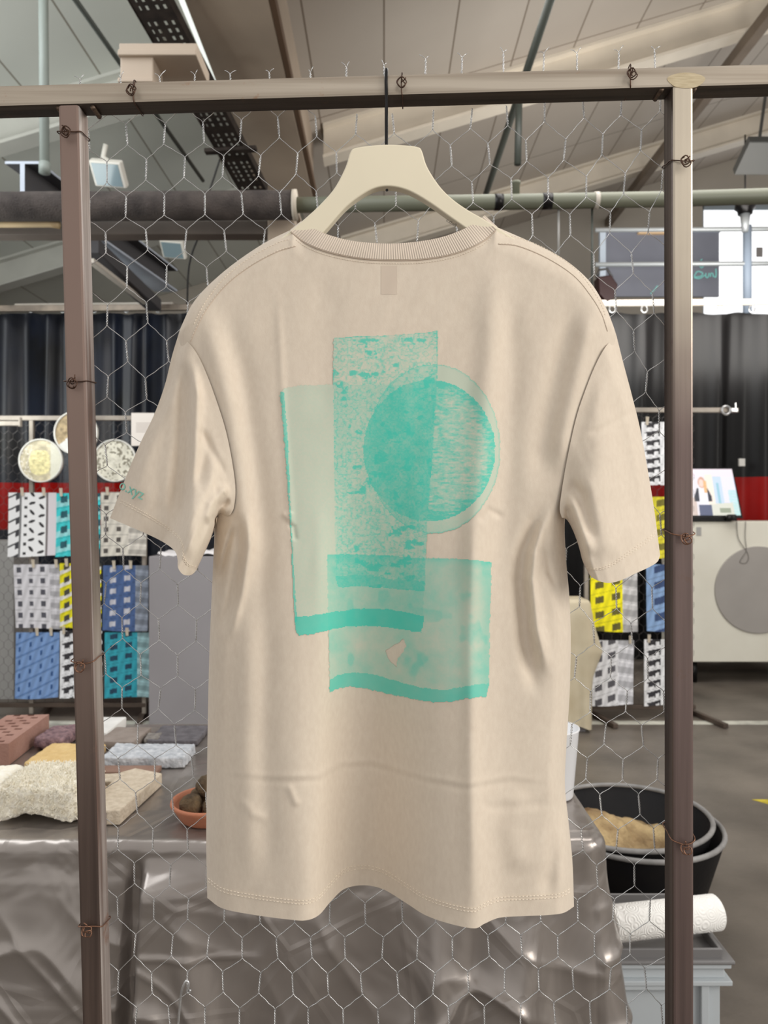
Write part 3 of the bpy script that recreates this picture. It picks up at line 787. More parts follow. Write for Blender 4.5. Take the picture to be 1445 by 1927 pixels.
def sq(Sf): return lambda x, y: np.array([Sf.q(float(x[0]), float(y[0]))])
for Sf in (SL, SR):
    j = int(150 * (0.90 if Sf is SL else 0.885)); row = Sf.G[j]
    stitches('cuff_stitching', row[4:-6], sq(Sf), 3.6, 2.4, 0.00036, 0.0007, par=Sf.o)
    j -= 2; row = Sf.G[j]; stitches('cuff_stitching', row[4:-6], sq(Sf), 3.6, 2.4, 0.00036, 0.0007, par=Sf.o)
shL = catmull([(556, 462), (520, 473), (470, 500), (425, 535), (392, 575), (372, 610), (358, 642)], 8)
shR = catmull([(938, 458), (975, 462), (1030, 485), (1080, 518), (1112, 556), (1132, 590), (1143, 622)], 8)
for c in (shL, shR):
    stitches('shoulder_stitching', c, body_d, 3.4, 2.4, 0.00042, 0.0007, par=BODY)
    c2 = c.copy(); c2[:, 1] -= 15; stitches('shoulder_stitching', c2[3:-3], body_d, 3.4, 2.4, 0.00042, 0.0007, par=BODY)
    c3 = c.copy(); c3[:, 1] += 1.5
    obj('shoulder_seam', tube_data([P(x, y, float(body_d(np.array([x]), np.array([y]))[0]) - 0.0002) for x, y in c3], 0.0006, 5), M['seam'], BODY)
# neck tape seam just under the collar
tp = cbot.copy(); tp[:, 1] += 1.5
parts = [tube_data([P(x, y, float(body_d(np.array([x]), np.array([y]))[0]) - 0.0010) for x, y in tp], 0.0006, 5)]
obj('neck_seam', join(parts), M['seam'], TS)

# prints ---------------------------------------------------------------
def patch(name, x0, x1, y0, y1, step, cov, m, lift=0.00045):
    xs = np.arange(x0, x1 + .01, step); ys = np.arange(y0, y1 + .01, step)
    gx, gy = np.meshgrid(xs, ys); D = body_d(gx, gy) - lift
    V = PA(gx, gy, D).reshape(-1, 3); nx, ny = len(xs), len(ys)
    fx, fy = np.meshgrid((xs[:-1] + xs[1:]) / 2, (ys[:-1] + ys[1:]) / 2); a = cov(fx, fy).ravel()
    Fq = np.array(grid_faces(nx, ny)); keep = a > 0.03; Fq = Fq[keep]; a = a[keep]
    used = np.unique(Fq); mp = np.zeros(len(V), int); mp[used] = np.arange(len(used))
    o = obj(name, (V[used], mp[Fq]), m, TS, True)
    at = o.data.attributes.new('cov', 'FLOAT', 'FACE'); at.data.foreach_set('value', a.astype(np.float32)); return o
def zz(zx, zy): return (450 + zx / 2.502, 580 + zy / 2.502)
def inpoly(px, py, poly):
    r = np.zeros(px.shape, bool); n = len(poly); j = n - 1
    for i in range(n):
        xi, yi = poly[i]; xj, yj = poly[j]
        c = ((yi > py) != (yj > py)) & (px < (xj - xi) * (py - yi) / (yj - yi + 1e-12) + xi); r ^= c; j = i
    return r
def zpoly(pts): return [zz(*p) for p in pts]
R1 = zpoly([(193, 395), (212, 378), (300, 362), (440, 360), (700, 362), (930, 370), (925, 500), (905, 750), (886, 1000), (880, 1160), (868, 1340), (868, 1490), (855, 1527), (780, 1515), (700, 1503), (600, 1495), (500, 1500), (420, 1515), (340, 1535), (278, 1541), (262, 1500), (245, 1100), (215, 650)])
R1bar = zpoly([(262, 1455), (340, 1447), (430, 1432), (520, 1420), (620, 1413), (720, 1420), (800, 1435), (870, 1452), (868, 1490), (855, 1527), (780, 1515), (700, 1503), (600, 1495), (500, 1500), (420, 1515), (340, 1535), (278, 1541), (262, 1500)])
R1edge = zpoly([(192, 395), (210, 395), (232, 650), (240, 900), (250, 1100), (272, 1470), (262, 1500), (245, 1100), (215, 650)])
R2 = zpoly([(445, 140), (560, 132), (700, 128), (850, 118), (933, 106), (933, 300), (905, 750), (886, 1000), (880, 1160), (872, 1335), (700, 1318), (560, 1308), (470, 1316), (457, 1290), (453, 1100), (447, 700), (442, 300)])
R2bar = zpoly([(455, 1262), (600, 1255), (700, 1275), (878, 1285), (872, 1335), (700, 1318), (560, 1308), (470, 1316), (457, 1290)])
R3 = zpoly([(413, 1160), (500, 1157), (700, 1165), (880, 1178), (1050, 1180), (1120, 1188), (1188, 1197), (1180, 1500), (1176, 1770), (1165, 1830), (1090, 1835), (1000, 1851), (920, 1855), (830, 1842), (700, 1815), (600, 1790), (520, 1781), (470, 1788), (427, 1808), (420, 1500)])
R3bar = zpoly([(424, 1752), (470, 1725), (540, 1714), (620, 1722), (720, 1750), (850, 1785), (960, 1798), (1080, 1778), (1176, 1765), (1165, 1830), (1090, 1835), (1000, 1851), (920, 1855), (830, 1842), (700, 1815), (600, 1790), (520, 1781), (470, 1788), (427, 1808)])
hole = zpoly([(690, 1610), (740, 1580), (775, 1556), (785, 1590), (765, 1630), (745, 1650), (740, 1690), (715, 1670), (695, 1640)])
def coverage(px, py):
    jx = px + 1.6 * (fbm(px / 5.0, py / 5.0, 201, 2) - .5) * 2; jy = py + 1.6 * (fbm(px / 5.0, py / 5.0, 211, 2) - .5) * 2
    fine = fbm(px / 3.0, py / 3.0, 5, 3); med = fbm(px / 16.0, py / 16.0, 15, 4); big = fbm(px / 45.0, py / 45.0, 25, 3)
    out = np.zeros(px.shape)
    def over(mask, val):
        nonlocal out; out = np.where(mask, 1 - (1 - out) * (1 - np.clip(val, 0, 1)), out)
    m1 = inpoly(jx, jy, R1); over(m1 & ~inpoly(jx, jy, R1bar), 0.24 + 0.10 * sstep(px, 620, 530) * 0 + 0.12 * (fine - .5))
    over(inpoly(jx, jy, R1edge), 0.72 + 0.4 * (fine - .5)); over(inpoly(jx, jy, R1bar), 0.90 + 0.1 * (med - .5))
    m2 = inpoly(jx, jy, R2)
    blot = sstep(fbm(px / 24.0, py / 16.0, 61, 4), 0.66, 0.76)
    ridg = 1 - np.abs(2 * fbm(px / 9.0, py / 7.0, 71, 3) - 1)
    tex = 0.24 + 0.30 * sstep(ridg, 0.72, 0.97) * (0.4 + 1.2 * fine) + 0.45 * (fine - .5) + 0.25 * (big - .5) + 0.8 * blot * (0.4 + 0.6 * ridg)
    tex = tex + 0.35 * np.exp(-((py - np.interp(px, [625, 823], [636, 624])) / 2.0) ** 2) + 0.4 * np.exp(-((px - 822.5) / 1.4) ** 2)
    over(m2, np.clip(tex, 0.08, 0.9)); over(inpoly(jx, jy, R2bar), 0.55)
    m3 = inpoly(jx, jy, R3)
    v3 = 0.42 + 0.45 * (big - .5) + 0.25 * (med - .5) + 0.10 * (fine - .5) + 0.22 * sstep(fbm(px / 30.0, py / 40.0, 91, 3), 0.62, 0.78)
    v3 = v3 + 0.28 * sstep(py, 1072, 1044) + 0.2 * sstep(px, 890, 922)
    v3 = np.where(inpoly(jx, jy, hole), 0.0, v3)
    b3 = inpoly(jx, jy, R3bar)
    over(m3 & ~b3, v3); over(b3, 0.84 + 0.1 * (med - .5))
    co = ((jx - 815.7) / 125.5) ** 2 + ((jy - 844.6) / 159.5) ** 2 < 1
    ci = ((jx - 807.7) / 124.0) ** 2 + ((jy - 848) / 133.0) ** 2 < 1 + 0.02 * (med - .5)
    over(co & ~ci, 0.26 + 0.3 * sstep(py, 960, 1000) * (fine * 0.8) + 0.35 * np.exp(-((((jx - 815.7) / 125.5) ** 2 + ((jy - 844.6) / 159.5) ** 2 - 1) / 0.03) ** 2))
    strk = fbm(px / 10.0, py / 3.2, 131, 3)
    vi = 0.64 + 0.6 * (strk - .5) * 1.4 + 0.4 * (fine - .5) - 0.16 * sstep(px, 820, 880) + 0.4 * sstep(np.hypot((px - 808) / 124, (py - 848) / 133), 0.8, 1.0)
    vi = np.where(m2, 0.72 + 0.5 * (med - .5) + 0.2 * (fine - .5), vi)
    over(ci, np.clip(vi, 0.12, 0.92))
    return np.where(out > 0, np.clip(out, 0, 1), 0)
m = mat('turquoise_screen_print', (80, 200, 178), 0.8, spec=0.2); M['print'] = m
nt = m.node_tree; n = nt.nodes; l = nt.links
at = n.new('ShaderNodeAttribute'); at.attribute_name = 'cov'
mx = n.new('ShaderNodeMix'); mx.data_type = 'RGBA'; mx.inputs['A'].default_value = srgb(*SHIRT_RGB); mx.inputs['B'].default_value = srgb(78, 203, 182)
l.new(at.outputs['Fac'], mx.inputs['Factor']); l.new(mx.outputs['Result'], n['Principled BSDF'].inputs['Base Color'])
tag(patch('back_print', 520, 948, 616, 1330, 1.5, coverage, m), 'turquoise print of overlapping rectangles and a disc')
tag(patch('neck_label', 717, 748, 500, 554, 3.0, lambda x, y: np.ones(x.shape), M['inner'], 0.00022), 'faint label showing through')
# lettering on the left cuff (the first letters run round the edge)
M['ink'] = mat('sleeve_ink', (140, 205, 188), 0.8, spec=0.2)
V, Fq = text_points('o.xyz', 37)
xs = [v[0] for v in V]; an = 0.46; sc = 49.0 / (max(xs) - min(xs)); mn = min(xs)
Vt = []
for x, y in V:
    tx = (x - mn) * sc; ty = y * sc * 1.25
    px = 223 + tx * math.cos(an) + ty * math.sin(an) * 0.75; py = 919 + tx * math.sin(an) - ty * math.cos(an) 
    Vt.append(P(px, py, SL.q(px, py) - 0.0012))
tag(obj('sleeve_lettering', (Vt, Fq), M['ink'], TS), 'turquoise lettering on the sleeve')
#@@PART2
# ================================================================== TABLE WITH SILVER CLOTH
TZ = 0.75
M['wood'] = mat('table_wood', (120, 95, 70), 0.6, var=0.2, vscale=4)
m = mat('silver_tarpaulin', (172, 164, 158), 0.30, 0.66, vscale=2.5, rgb2=(150, 142, 137)); M['silver'] = m
nt = m.node_tree; n = nt.nodes; l = nt.links; b = n['Principled BSDF']
tc = n.new('ShaderNodeTexCoord')
n1 = n.new('ShaderNodeTexNoise'); n1.inputs['Scale'].default_value = 4.0; n1.inputs['Detail'].default_value = 3; n1.inputs['Distortion'].default_value = 0.7; l.new(tc.outputs['Object'], n1.inputs['Vector'])
vo = n.new('ShaderNodeTexVoronoi'); vo.feature = 'DISTANCE_TO_EDGE'; vo.inputs['Scale'].default_value = 4.5; l.new(tc.outputs['Object'], vo.inputs['Vector'])
mrv = n.new('ShaderNodeMapRange'); mrv.inputs['From Max'].default_value = 0.04; mrv.inputs['To Min'].default_value = 0.035; mrv.inputs['To Max'].default_value = 0.0; l.new(vo.outputs['Distance'], mrv.inputs['Value'])
ad = n.new('ShaderNodeMath'); ad.operation = 'ADD'; l.new(n1.outputs['Fac'], ad.inputs[0]); l.new(mrv.outputs['Result'], ad.inputs[1])
bp = n.new('ShaderNodeBump'); bp.inputs['Strength'].default_value = 0.5; bp.inputs['Distance'].default_value = 0.05; l.new(ad.outputs[0], bp.inputs['Height']); l.new(bp.outputs['Normal'], b.inputs['Normal'])
TX0, TX1, TY0, TY1 = -1.75, 0.43, 1.475, 2.27
tb = thing('table', 'long trestle table hidden under the silver cloth', 'table', (-0.65, 1.87, 0))
bm = NB(); box(bm, (TX0, TY0 + 0.01, TZ - 0.035), (TX1 - 0.01, TY1 - 0.01, TZ - 0.004), 0.004); obj('tabletop', bm, M['wood'], tb)
for lx in (TX0 + 0.1, TX1 - 0.1):
    for ly in (TY0 + 0.1, TY1 - 0.1):
        bm = NB(); box(bm, (lx - 0.02, ly - 0.02, 0), (lx + 0.02, ly + 0.02, TZ - 0.03)); obj('leg', bm, M['wood'], tb)
def cloth_data():
    V = []; Fc = []
    # perimeter sampling (rounded rectangle), start back-left, going front-left -> front-right -> back-right
    per = []; R = 0.035
    def arc(cx, cy, a0, a1, k=10):
        return [(cx + R * math.cos(a0 + (a1 - a0) * i / k), cy + R * math.sin(a0 + (a1 - a0) * i / k), math.cos(a0 + (a1 - a0) * i / k), math.sin(a0 + (a1 - a0) * i / k)) for i in range(k + 1)]
    N1 = 50
    per += [(TX0, TY1 - R - (TY1 - TY0 - 2 * R) * i / N1, -1, 0) for i in range(N1)]
    per += arc(TX0 + R, TY0 + R, PI, 1.5 * PI)
    N2 = 460
    per += [(TX0 + R + (TX1 - TX0 - 2 * R) * i / N2, TY0, 0, -1) for i in range(1, N2)]
    per += arc(TX1 - R, TY0 + R, 1.5 * PI, 2 * PI, 16)
    per += [(TX1, TY0 + R + (TY1 - TY0 - 2 * R) * i / 90, 1, 0) for i in range(1, 90)]
    per += arc(TX1 - R, TY1 - R, 0, 0.5 * PI)
    per += [(TX1 - R - (TX1 - TX0 - 2 * R) * i / 120, TY1, 0, 1) for i in range(1, 120)]
    per += arc(TX0 + R, TY1 - R, 0.5 * PI, PI)[:-1]
    n_ = len(per); cx, cy = (TX0 + TX1) / 2, (TY0 + TY1) / 2
    rows = []
    def fold_off(x, y, nx, ny, t):
        s = x - y * 1.3
        o = 0.018 + 0.012 * math.sin(s * 7.0 + 1.0) + 0.008 * math.sin(s * 15 + 2.0 + 2 * t) + 0.010 * (mnoise.noise(Vector((s * 5, t * 2.5, 3.1))))
        o *= sstep(t, 0, 0.45) * 0.9 + 0.1
        if ny < -0.5:     # front
            e = float(sstep(t, 0.03, 0.35))
            rg = 1 - abs(mnoise.noise(Vector((x * 3.2 + t * 1.4, t * 3.0 - x * 1.6, 8.0)))) * 2.2; o += 0.012 * e * max(0, rg) ** 5
            rg = 1 - abs(mnoise.noise(Vector((x * 6.0 - t * 3.4, t * 2.2 + x, 2.0)))) * 2.4; o += 0.006 * e * max(0, rg) ** 4
            u = x - (-0.485 - 0.03 * t)          # overlap of two cloths
            e2 = float(sstep(t, 0.0, 0.10)); o += e2 * (0.050 * float(sstep(u, 0.008, 0.03)) * float(1 - sstep(u, 0.03, 0.26)) - 0.06 * math.exp(-((u) / 0.010) ** 2))
            o += e * 0.022 * math.exp(-((x + 0.40 - 0.10 * t) / 0.030) ** 2)
            o += 0.010 * e * math.exp(-((x - 0.10) / 0.02) ** 2)
            o += e * 0.030 * math.exp(-((x - 0.30 + 0.10 * t) / 0.045) ** 2) - e * 0.02 * math.exp(-((x - 0.20 + 0.08 * t) / 0.03) ** 2)
            if t > 0.05: o += 0.004 * math.exp(-(((TZ - t * 0.7) - (0.575 - 0.10 * (x + 0.48))) / 0.006) ** 2) * float(sstep(x, -0.49, -0.45)) * float(1 - sstep(x, -0.3, -0.22))
        if nx > 0.3:
            o += 0.055 * float(sstep(t, 0.0, 1.0)) * nx
            rg = 1 - abs(mnoise.noise(Vector((y * 4.0 + t * 1.5, t * 4.0, 5.0)))) * 2.4; o += 0.010 * max(0, rg) ** 4 * float(sstep(t, 0.05, 0.3))
        return max(o, -0.014 if ny < -0.5 else 0.003)
    # top rows: centre -> edge
    for f in (0.0, 0.3, 0.6, 0.8, 0.9, 0.95, 0.98, 0.995):
        row = []
        for (x, y, nx, ny) in per:
            # shrink towards the mid line rather than the centre point
            xx = x - nx * 0 + (max(min(x, TX1 - 0.3), TX0 + 0.3) - x) * (1 - f); yy = y + (cy - y) * (1 - f)
            z = TZ + 0.002 + 0.0015 * mnoise.noise(Vector((xx * 9, yy * 9, 0))) + 0.001 * mnoise.noise(Vector((xx * 25, yy * 25, 4)))
            row.append((xx, yy, z))
        rows.append(row)
    for k, (o, dz) in enumerate(((0.004, -0.001), (0.010, -0.004), (0.0145, -0.010), (0.017, -0.018))):
        rows.append([(x + nx * o, y + ny * o, TZ + 0.002 + dz + 0.001 * mnoise.noise(Vector((x * 30, y * 30, 7)))) for (x, y, nx, ny) in per])
    NT = 130
    for i in range(1, NT + 1):
        t = i / NT; row = []
        for (x, y, nx, ny) in per:
            o = 0.017 + fold_off(x, y, nx, ny, t) * min(1, t * 12)
            row.append((x + nx * o, y + ny * o, TZ - 0.016 - t * 0.70 + 0.004 * mnoise.noise(Vector((x * 4, y * 4, 1))) * t))
        rows.append(row)
    for r in rows: V += r
    Fc = grid_faces(n_, len(rows), 0, True)
    return V, Fc
tag(obj('tablecloth', cloth_data(), M['silver'], None, True), 'shiny grey silver cloth draped over the long table', 'tablecloth')

# ------------------------------------------------------------------ material samples on the table
def rough_box(name, lo, hi, m, amp=0.004, fr=30, cuts=14, bev=0.004, label=None, cat=None, group=None, rot=0, shape=None, seed=0):
    lo = Vector(lo); hi = Vector(hi); c = (lo + hi) / 2
    bm = bmesh.new(); box(bm, lo - c, hi - c, bev)
    bm.edges.ensure_lookup_table()
    L = max(hi - lo) / cuts
    for _ in range(6):
        es = [e for e in bm.edges if e.calc_length() > L]
        if not es: break
        bmesh.ops.subdivide_edges(bm, edges=es, cuts=1, use_grid_fill=True)
    bmesh.ops.triangulate(bm, faces=[f for f in bm.faces if len(f.verts) > 4])
    bm.normal_update()
    mv = []
    for v in bm.verts:
        q = v.co * fr + Vector((seed, seed * 2.3, 0))
        nn = mnoise.noise(q) * 0.6 + mnoise.noise(q * 2.3) * 0.4 + mnoise.noise(q * 5) * 0.25
        mv.append(v.co + v.normal * nn * amp)
    zmin = lo.z - c.z
    for v, p in zip(bm.verts, mv):
        v.co = p
        if shape: v.co = shape(v.co)
        if v.co.z < zmin: v.co.z = zmin
    bmesh.ops.rotate(bm, verts=bm.verts[:], cent=(0, 0, 0), matrix=Matrix.Rotation(rot, 3, 'Z'))
    bmesh.ops.translate(bm, verts=bm.verts[:], vec=c)
    o = obj(name, bm, m, None, True)
    if label: tag(o, label, cat, group)
    return o
T0 = TZ + 0.0035
# perforated clay brick
M['clay'] = mat('fired_clay', (168, 130, 117), 0.8, vscale=14, rgb2=(153, 114, 101), bump=0.25, bscale=130)
M['hole'] = mat('brick_hole_dark', (66, 34, 26), 0.9)
def brick_mesh():
    bm = bmesh.new(); L, W_, Hh = 0.275, 0.118, 0.056
    nx, ny = 7, 21
    xs = np.linspace(-W_ / 2, W_ / 2, nx); ys = np.linspace(-L / 2, L / 2, ny)
    gz = {}
    V = {}
    for j, y in enumerate(ys):
        for i, x in enumerate(xs): V[(i, j)] = bm.verts.new((x, y, Hh))
    hole = []
    for j in range(ny - 1):
        for i in range(nx - 1):
            h = (j % 2 == 1) and (1 <= i <= nx - 3 + 0) and ((i + (j // 2)) % 2 == 0) or (j % 2 == 1 and i in (1, 4) and False)
            f = [V[(i, j)], V[(i + 1, j)], V[(i + 1, j + 1)], V[(i, j + 1)]]
            if h:
                lowv = [bm.verts.new((v.co.x, v.co.y, Hh - 0.03)) for v in f]
                for k in range(4): bm.faces.new((f[k], f[(k + 1) % 4], lowv[(k + 1) % 4], lowv[k]))
                hole.append([tuple(v.co) for v in lowv]); bm.faces.new(lowv)
            else: bm.faces.new(f)
    # sides, bottom
    ring = [V[(i, 0)] for i in range(nx)] + [V[(nx - 1, j)] for j in range(1, ny)] + [V[(i, ny - 1)] for i in range(nx - 2, -1, -1)] + [V[(0, j)] for j in range(ny - 2, 0, -1)]
    lo = [bm.verts.new((v.co.x, v.co.y, 0)) for v in ring]
    for k in range(len(ring)): bm.faces.new((ring[k], lo[k], lo[(k + 1) % len(lo)], ring[(k + 1) % len(ring)]))
    bm.faces.new(lo)
    return bm, hole
bm, holes = brick_mesh()
rotm = Matrix.Translation((-1.026, 2.03, T0)) @ Matrix.Rotation(0.075, 4, 'Z')
bm.transform(rotm)
BR = obj('perforated_brick', bm, M['clay']); tag(BR, 'red clay brick with rows of small holes lying on the table', 'brick')
hb = NB()
for q in holes: hb.faces.new([hb.verts.new(rotm @ (Vector(p) + Vector((0, 0, 0.0006)))) for p in q])
obj('core_holes', hb, M['hole'], BR)
# shaggy wood-wool block
M['hemp'] = mat('pale_fibre', (252, 248, 236), 0.9, vscale=90, rgb2=(244, 236, 216), bump=0.5, bscale=170, bdist=0.006)
def arch(p):
    if p.y < 0.02 and p.z < -0.005: p.z += 0.02 * math.exp(-((p.x + 0.01) / 0.055) ** 2) * min(1, (0.0 - p.z) / 0.03)
    return p
HB = rough_box('fibre_block', (-0.80, 1.535, T0), (-0.638, 1.69, T0 + 0.078), M['hemp'], 0.006, 42, 44, 0.012, None, None, None, 0, arch, 3)
tag(HB, 'big shaggy cream fibre block on the front edge of the table', 'sample block')
# loose fibres bristling from the block
rf = random.Random(5); parts = []
me = HB.data
for _ in range(7000):
    p = me.polygons[rf.randrange(len(me.polygons))]
    if p.normal.z < -0.3: continue
    c = p.center; d = (p.normal + Vector((rf.uniform(-1, 1), rf.uniform(-1, 1), rf.uniform(-1, 1))) * 1.1).normalized()
    L = rf.uniform(0.004, 0.0105); k = c + d * L * 0.5 + Vector((rf.uniform(-1, 1), rf.uniform(-1, 1), rf.uniform(-1, 1))) * 0.001
    parts.append(tube_data([c - d * 0.001, k, c + d * L], rf.uniform(0.0006, 0.0011), 3, cap=False))
M['fibre'] = mat('straw_fibre', (253, 250, 240), 0.9, vscale=60, rgb2=(244, 236, 218))
fo = obj('loose_fibres', join(parts), M['fibre'], HB); fo['kind'] = 'stuff'
rough_box('fibre_block', (-0.98, 1.56, T0), (-0.815, 1.70, T0 + 0.07), M['hemp'], 0.006, 42, 24, 0.012, 'pale fibre block cut off by the left picture edge', 'sample block', None, 0, None, 9)
# yellow foam slab
M['foam'] = mat('yellow_insulation', (222, 192, 136), 0.9, vscale=40, rgb2=(208, 174, 116), bump=0.5, bscale=220, bdist=0.004)
rough_box('insulation_slab', (-0.895, 1.845, T0), (-0.745, 2.0, T0 + 0.026), M['foam'], 0.003, 50, 30, 0.006, 'yellow insulation slab behind the shaggy cream block', 'sample block', None, 0, None, 1)
M['mauve'] = mat('mauve_terrazzo', (150, 120, 122), 0.8, vscale=70, rgb2=(92, 70, 78), bump=0.8, bscale=90)
rough_box('stone_lump', (-0.955, 2.015, T0), (-0.868, 2.15, T0 + 0.034), M['mauve'], 0.008, 30, 26, 0.012, 'mottled mauve stone lump between the brick and the yellow slab', 'stone', None, 0.05, None, 2)
M['whiteslab'] = mat('white_plaster', (226, 224, 220), 0.8, var=0.08, vscale=20)
rough_box('plaster_slab', (-0.85, 2.08, T0), (-0.775, 2.24, T0 + 0.03), M['whiteslab'], 0.001, 20, 10, 0.003, 'white plaster slab standing behind the yellow slab', 'sample block', None, 0.0, None, 2)
M['granite'] = mat('light_grey_stone', (206, 208, 212), 0.75, vscale=60, rgb2=(160, 164, 170), bump=0.7, bscale=120, bdist=0.006)
rough_box('stone_slab', (-0.715, 1.875, T0), (-0.503, 1.99, T0 + 0.028), M['granite'], 0.005, 45, 34, 0.004, 'light grey rough stone slab right of the left post', 'stone', None, 0.0, None, 5)
M['slate'] = mat('dark_slate', (104, 100, 104), 0.7, vscale=40, rgb2=(78, 74, 78), bump=0.5, bscale=90)
rough_box('slate_tile', (-0.655, 2.055, T0), (-0.515, 2.20, T0 + 0.016), M['slate'], 0.003, 40, 26, 0.003, 'dark grey slate tile at the back of the table', 'stone', None, 0.0, None, 6)
M['greybrown'] = mat('grey_brown_stone', (150, 138, 130), 0.7, vscale=18, rgb2=(126, 114, 106), bump=0.3, bscale=60)
rough_box('stone_tile', (-0.78, 2.02, T0), (-0.675, 2.155, T0 + 0.024), M['greybrown'], 0.002, 30, 14, 0.003, 'smooth grey brown tile behind the light grey slab', 'stone', None, -0.05, None, 7)
rough_box('stone_rubble', (-0.668, 2.06, T0), (-0.628, 2.12, T0 + 0.02), mat('grey_rubble', (142, 136, 130), 0.85, vscale=60, rgb2=(110, 104, 100), bump=0.8, bscale=80), 0.006, 50, 14, 0.006, 'small grey rubble piece beside the dark slate tile', 'stone', None, 0.1, None, 8)
M['brownstrip'] = mat('brown_wood_strip', (146, 116, 100), 0.7, vscale=12, rgb2=(126, 96, 82), bump=0.2, bscale=40)
rough_box('wood_strip', (-0.715, 1.815, T0), (-0.556, 1.862, T0 + 0.013), M['brownstrip'], 0.001, 30, 14, 0.002, 'thin brown strip in front of the light grey slab', 'sample block', None, 0.0, None, 4)
M['board'] = mat('pressed_fibreboard', (214, 200, 180), 0.85, vscale=80, rgb2=(190, 174, 152), bump=0.4, bscale=160)
bdp = NB()
zt = T0 + 0.031
def slabpoly(bm, pts, z0, z1, bev): prism(bm, [(x, y, z0) for x, y in pts], (0, 0, 0), (0, 0, z1 - z0), bev)
slabpoly(bdp, [(-0.618, 1.535), (-0.545, 1.535), (-0.524, 1.755), (-0.598, 1.79), (-0.625, 1.76)], T0, zt, 0.003)
BD = obj('fibreboard', bdp, M['board'], None, False); tag(BD, 'long pale beige fibreboard piece reaching to the table front', 'sample block')
bdp = NB(); slabpoly(bdp, [(-0.617, 1.5335), (-0.572, 1.5335), (-0.572, 1.536), (-0.617, 1.536)], T0 + 0.002, T0 + 0.026, 0.0005)
obj('cut_end', bdp, mat('grey_cut_end', (164, 152, 144), 0.9, var=0.3, vscale=120), BD)
rough_box('fibre_chip', (-0.70, 1.745, T0), (-0.628, 1.80, T0 + 0.014), M['board'], 0.001, 30, 12, 0.002, 'small flat beige chip behind the long fibreboard', 'sample block', None, 0.1, None, 4)
bm = NB(); pts = [Vector((-0.664 + 0.026 * math.cos(a), 1.695 + 0.024 * math.sin(a), T0 + 0.009)) for a in [-1.9 + 4.4 * k / 24 for k in range(25)]]
tube(bm, pts, 0.009, 10); tag(obj('clay_ring', bm, mat('tan_clay', (190, 166, 138), 0.85, var=0.15, vscale=40), None, True), 'bent tan ring piece between the left post and the fibreboard', 'sample piece')
# terracotta saucer with soil balls
M['terra'] = mat('terracotta', (186, 120, 90), 0.75, vscale=20, rgb2=(172, 106, 76), bump=0.15, bscale=90)
sc_ = Vector((-0.369, 1.575, T0))
bm = NB(); lathe(bm, [(0, 0), (0.056, 0), (0.060, 0.003), (0.074, 0.026), (0.081, 0.034), (0.080, 0.0395), (0.075, 0.0395), (0.070, 0.030), (0.056, 0.010), (0, 0.009)], sc_, 64)
tag(obj('saucer', bm, M['terra'], None, True), 'terracotta plant saucer holding brown soil balls', 'saucer')
M['soil'] = mat('soil_ball_earth', (112, 92, 66), 0.95, vscale=60, rgb2=(66, 52, 38), bump=1.0, bscale=150, bdist=0.006)
balls = [(-0.402, 1.553, 0.0245, 'front left of the saucer'), (-0.395, 1.60, 0.0235, 'at the left rear of the saucer'), (-0.352, 1.547, 0.024, 'at the front of the saucer beside the shirt'), (-0.345, 1.603, 0.024, 'at the right rear of the saucer'), (-0.374, 1.577, 0.0235, 'on top of the others in the saucer')]
for i, (x, y, r, wh) in enumerate(balls):
    bm = NB(); bmesh.ops.create_icosphere(bm, subdivisions=4, radius=r)
    for v in bm.verts:
        q = v.co * 55 + Vector((i * 7, 0, 0)); v.co *= 1 + 0.10 * mnoise.noise(q) + 0.07 * mnoise.noise(q * 2.5)
    bmesh.ops.translate(bm, verts=bm.verts[:], vec=(x, y, T0 + 0.009 + r + (0.033 if i == 4 else 0.0)))
    tag(obj('soil_ball', bm, M['soil'], None, True), 'brown soil ball ' + wh, 'soil ball', 'soil balls in the terracotta saucer')
bm = NB(); bar(bm, (-0.362, 1.60, T0 + 0.02), (-0.350, 1.63, T0 + 0.085), 0.012, 0.0015); tag(obj('plant_label', bm, mat('white_plastic_label', (236, 234, 228), 0.5)), 'white plastic stick standing among the soil balls', 'plant label')
# white pot at the table's right end
M['whiteplastic'] = mat('white_plastic', (236, 236, 238), 0.35)
bm = NB(); lathe(bm, [(0, 0), (0.044, 0), (0.046, 0.003), (0.0585, 0.150), (0.0605, 0.153), (0.0605, 0.156), (0.0575, 0.156), (0.044, 0.006), (0, 0.005)], (0.385, 1.70, T0), 56)
tag(obj('plastic_pot', bm, M['whiteplastic'], None, True), 'tall white plastic pot behind the right edge of the shirt', 'pot')

# ------------------------------------------------------------------ buckets, crate, paper roll
M['rubber'] = mat('black_rubber', (20, 19, 21), 0.55, vscale=12, rgb2=(26, 24, 24), bump=0.1, bscale=50, spec=0.15)
M['rubin'] = mat('worn_rubber_rim', (150, 147, 145), 0.55, var=0.2, vscale=20)
bc = Vector((0.865, 2.60, 0.0))
def bucket(name, label, c, tilt, rr, hh, rb, mtl):
    t = thing(name, label, 'bucket', c, 'nested black mortar buckets')
    R_ = Matrix.Rotation(tilt[0], 3, 'X') @ Matrix.Rotation(tilt[1], 3, 'Y')
    bm = NB(); lathe(bm, [(0, 0.0), (rb, 0.0), (rb + 0.006, 0.006), (rr, hh - 0.01), (rr, hh), (rr - 0.006, hh), (rb - 0.004, 0.012), (0, 0.010)], c, 72, mtx=R_)
    obj('tub', bm, mtl, t, True)
    bm = NB(); pts = [R_ @ Vector((rr * math.cos(a), rr * math.sin(a), hh)) + c for a in [2 * PI * k / 72 for k in range(72)]]
    tube(bm, pts, 0.0085, 10, closed=True); tag(obj('rim', bm, M['rubin'], t, True), 'pale worn rim')
    return t
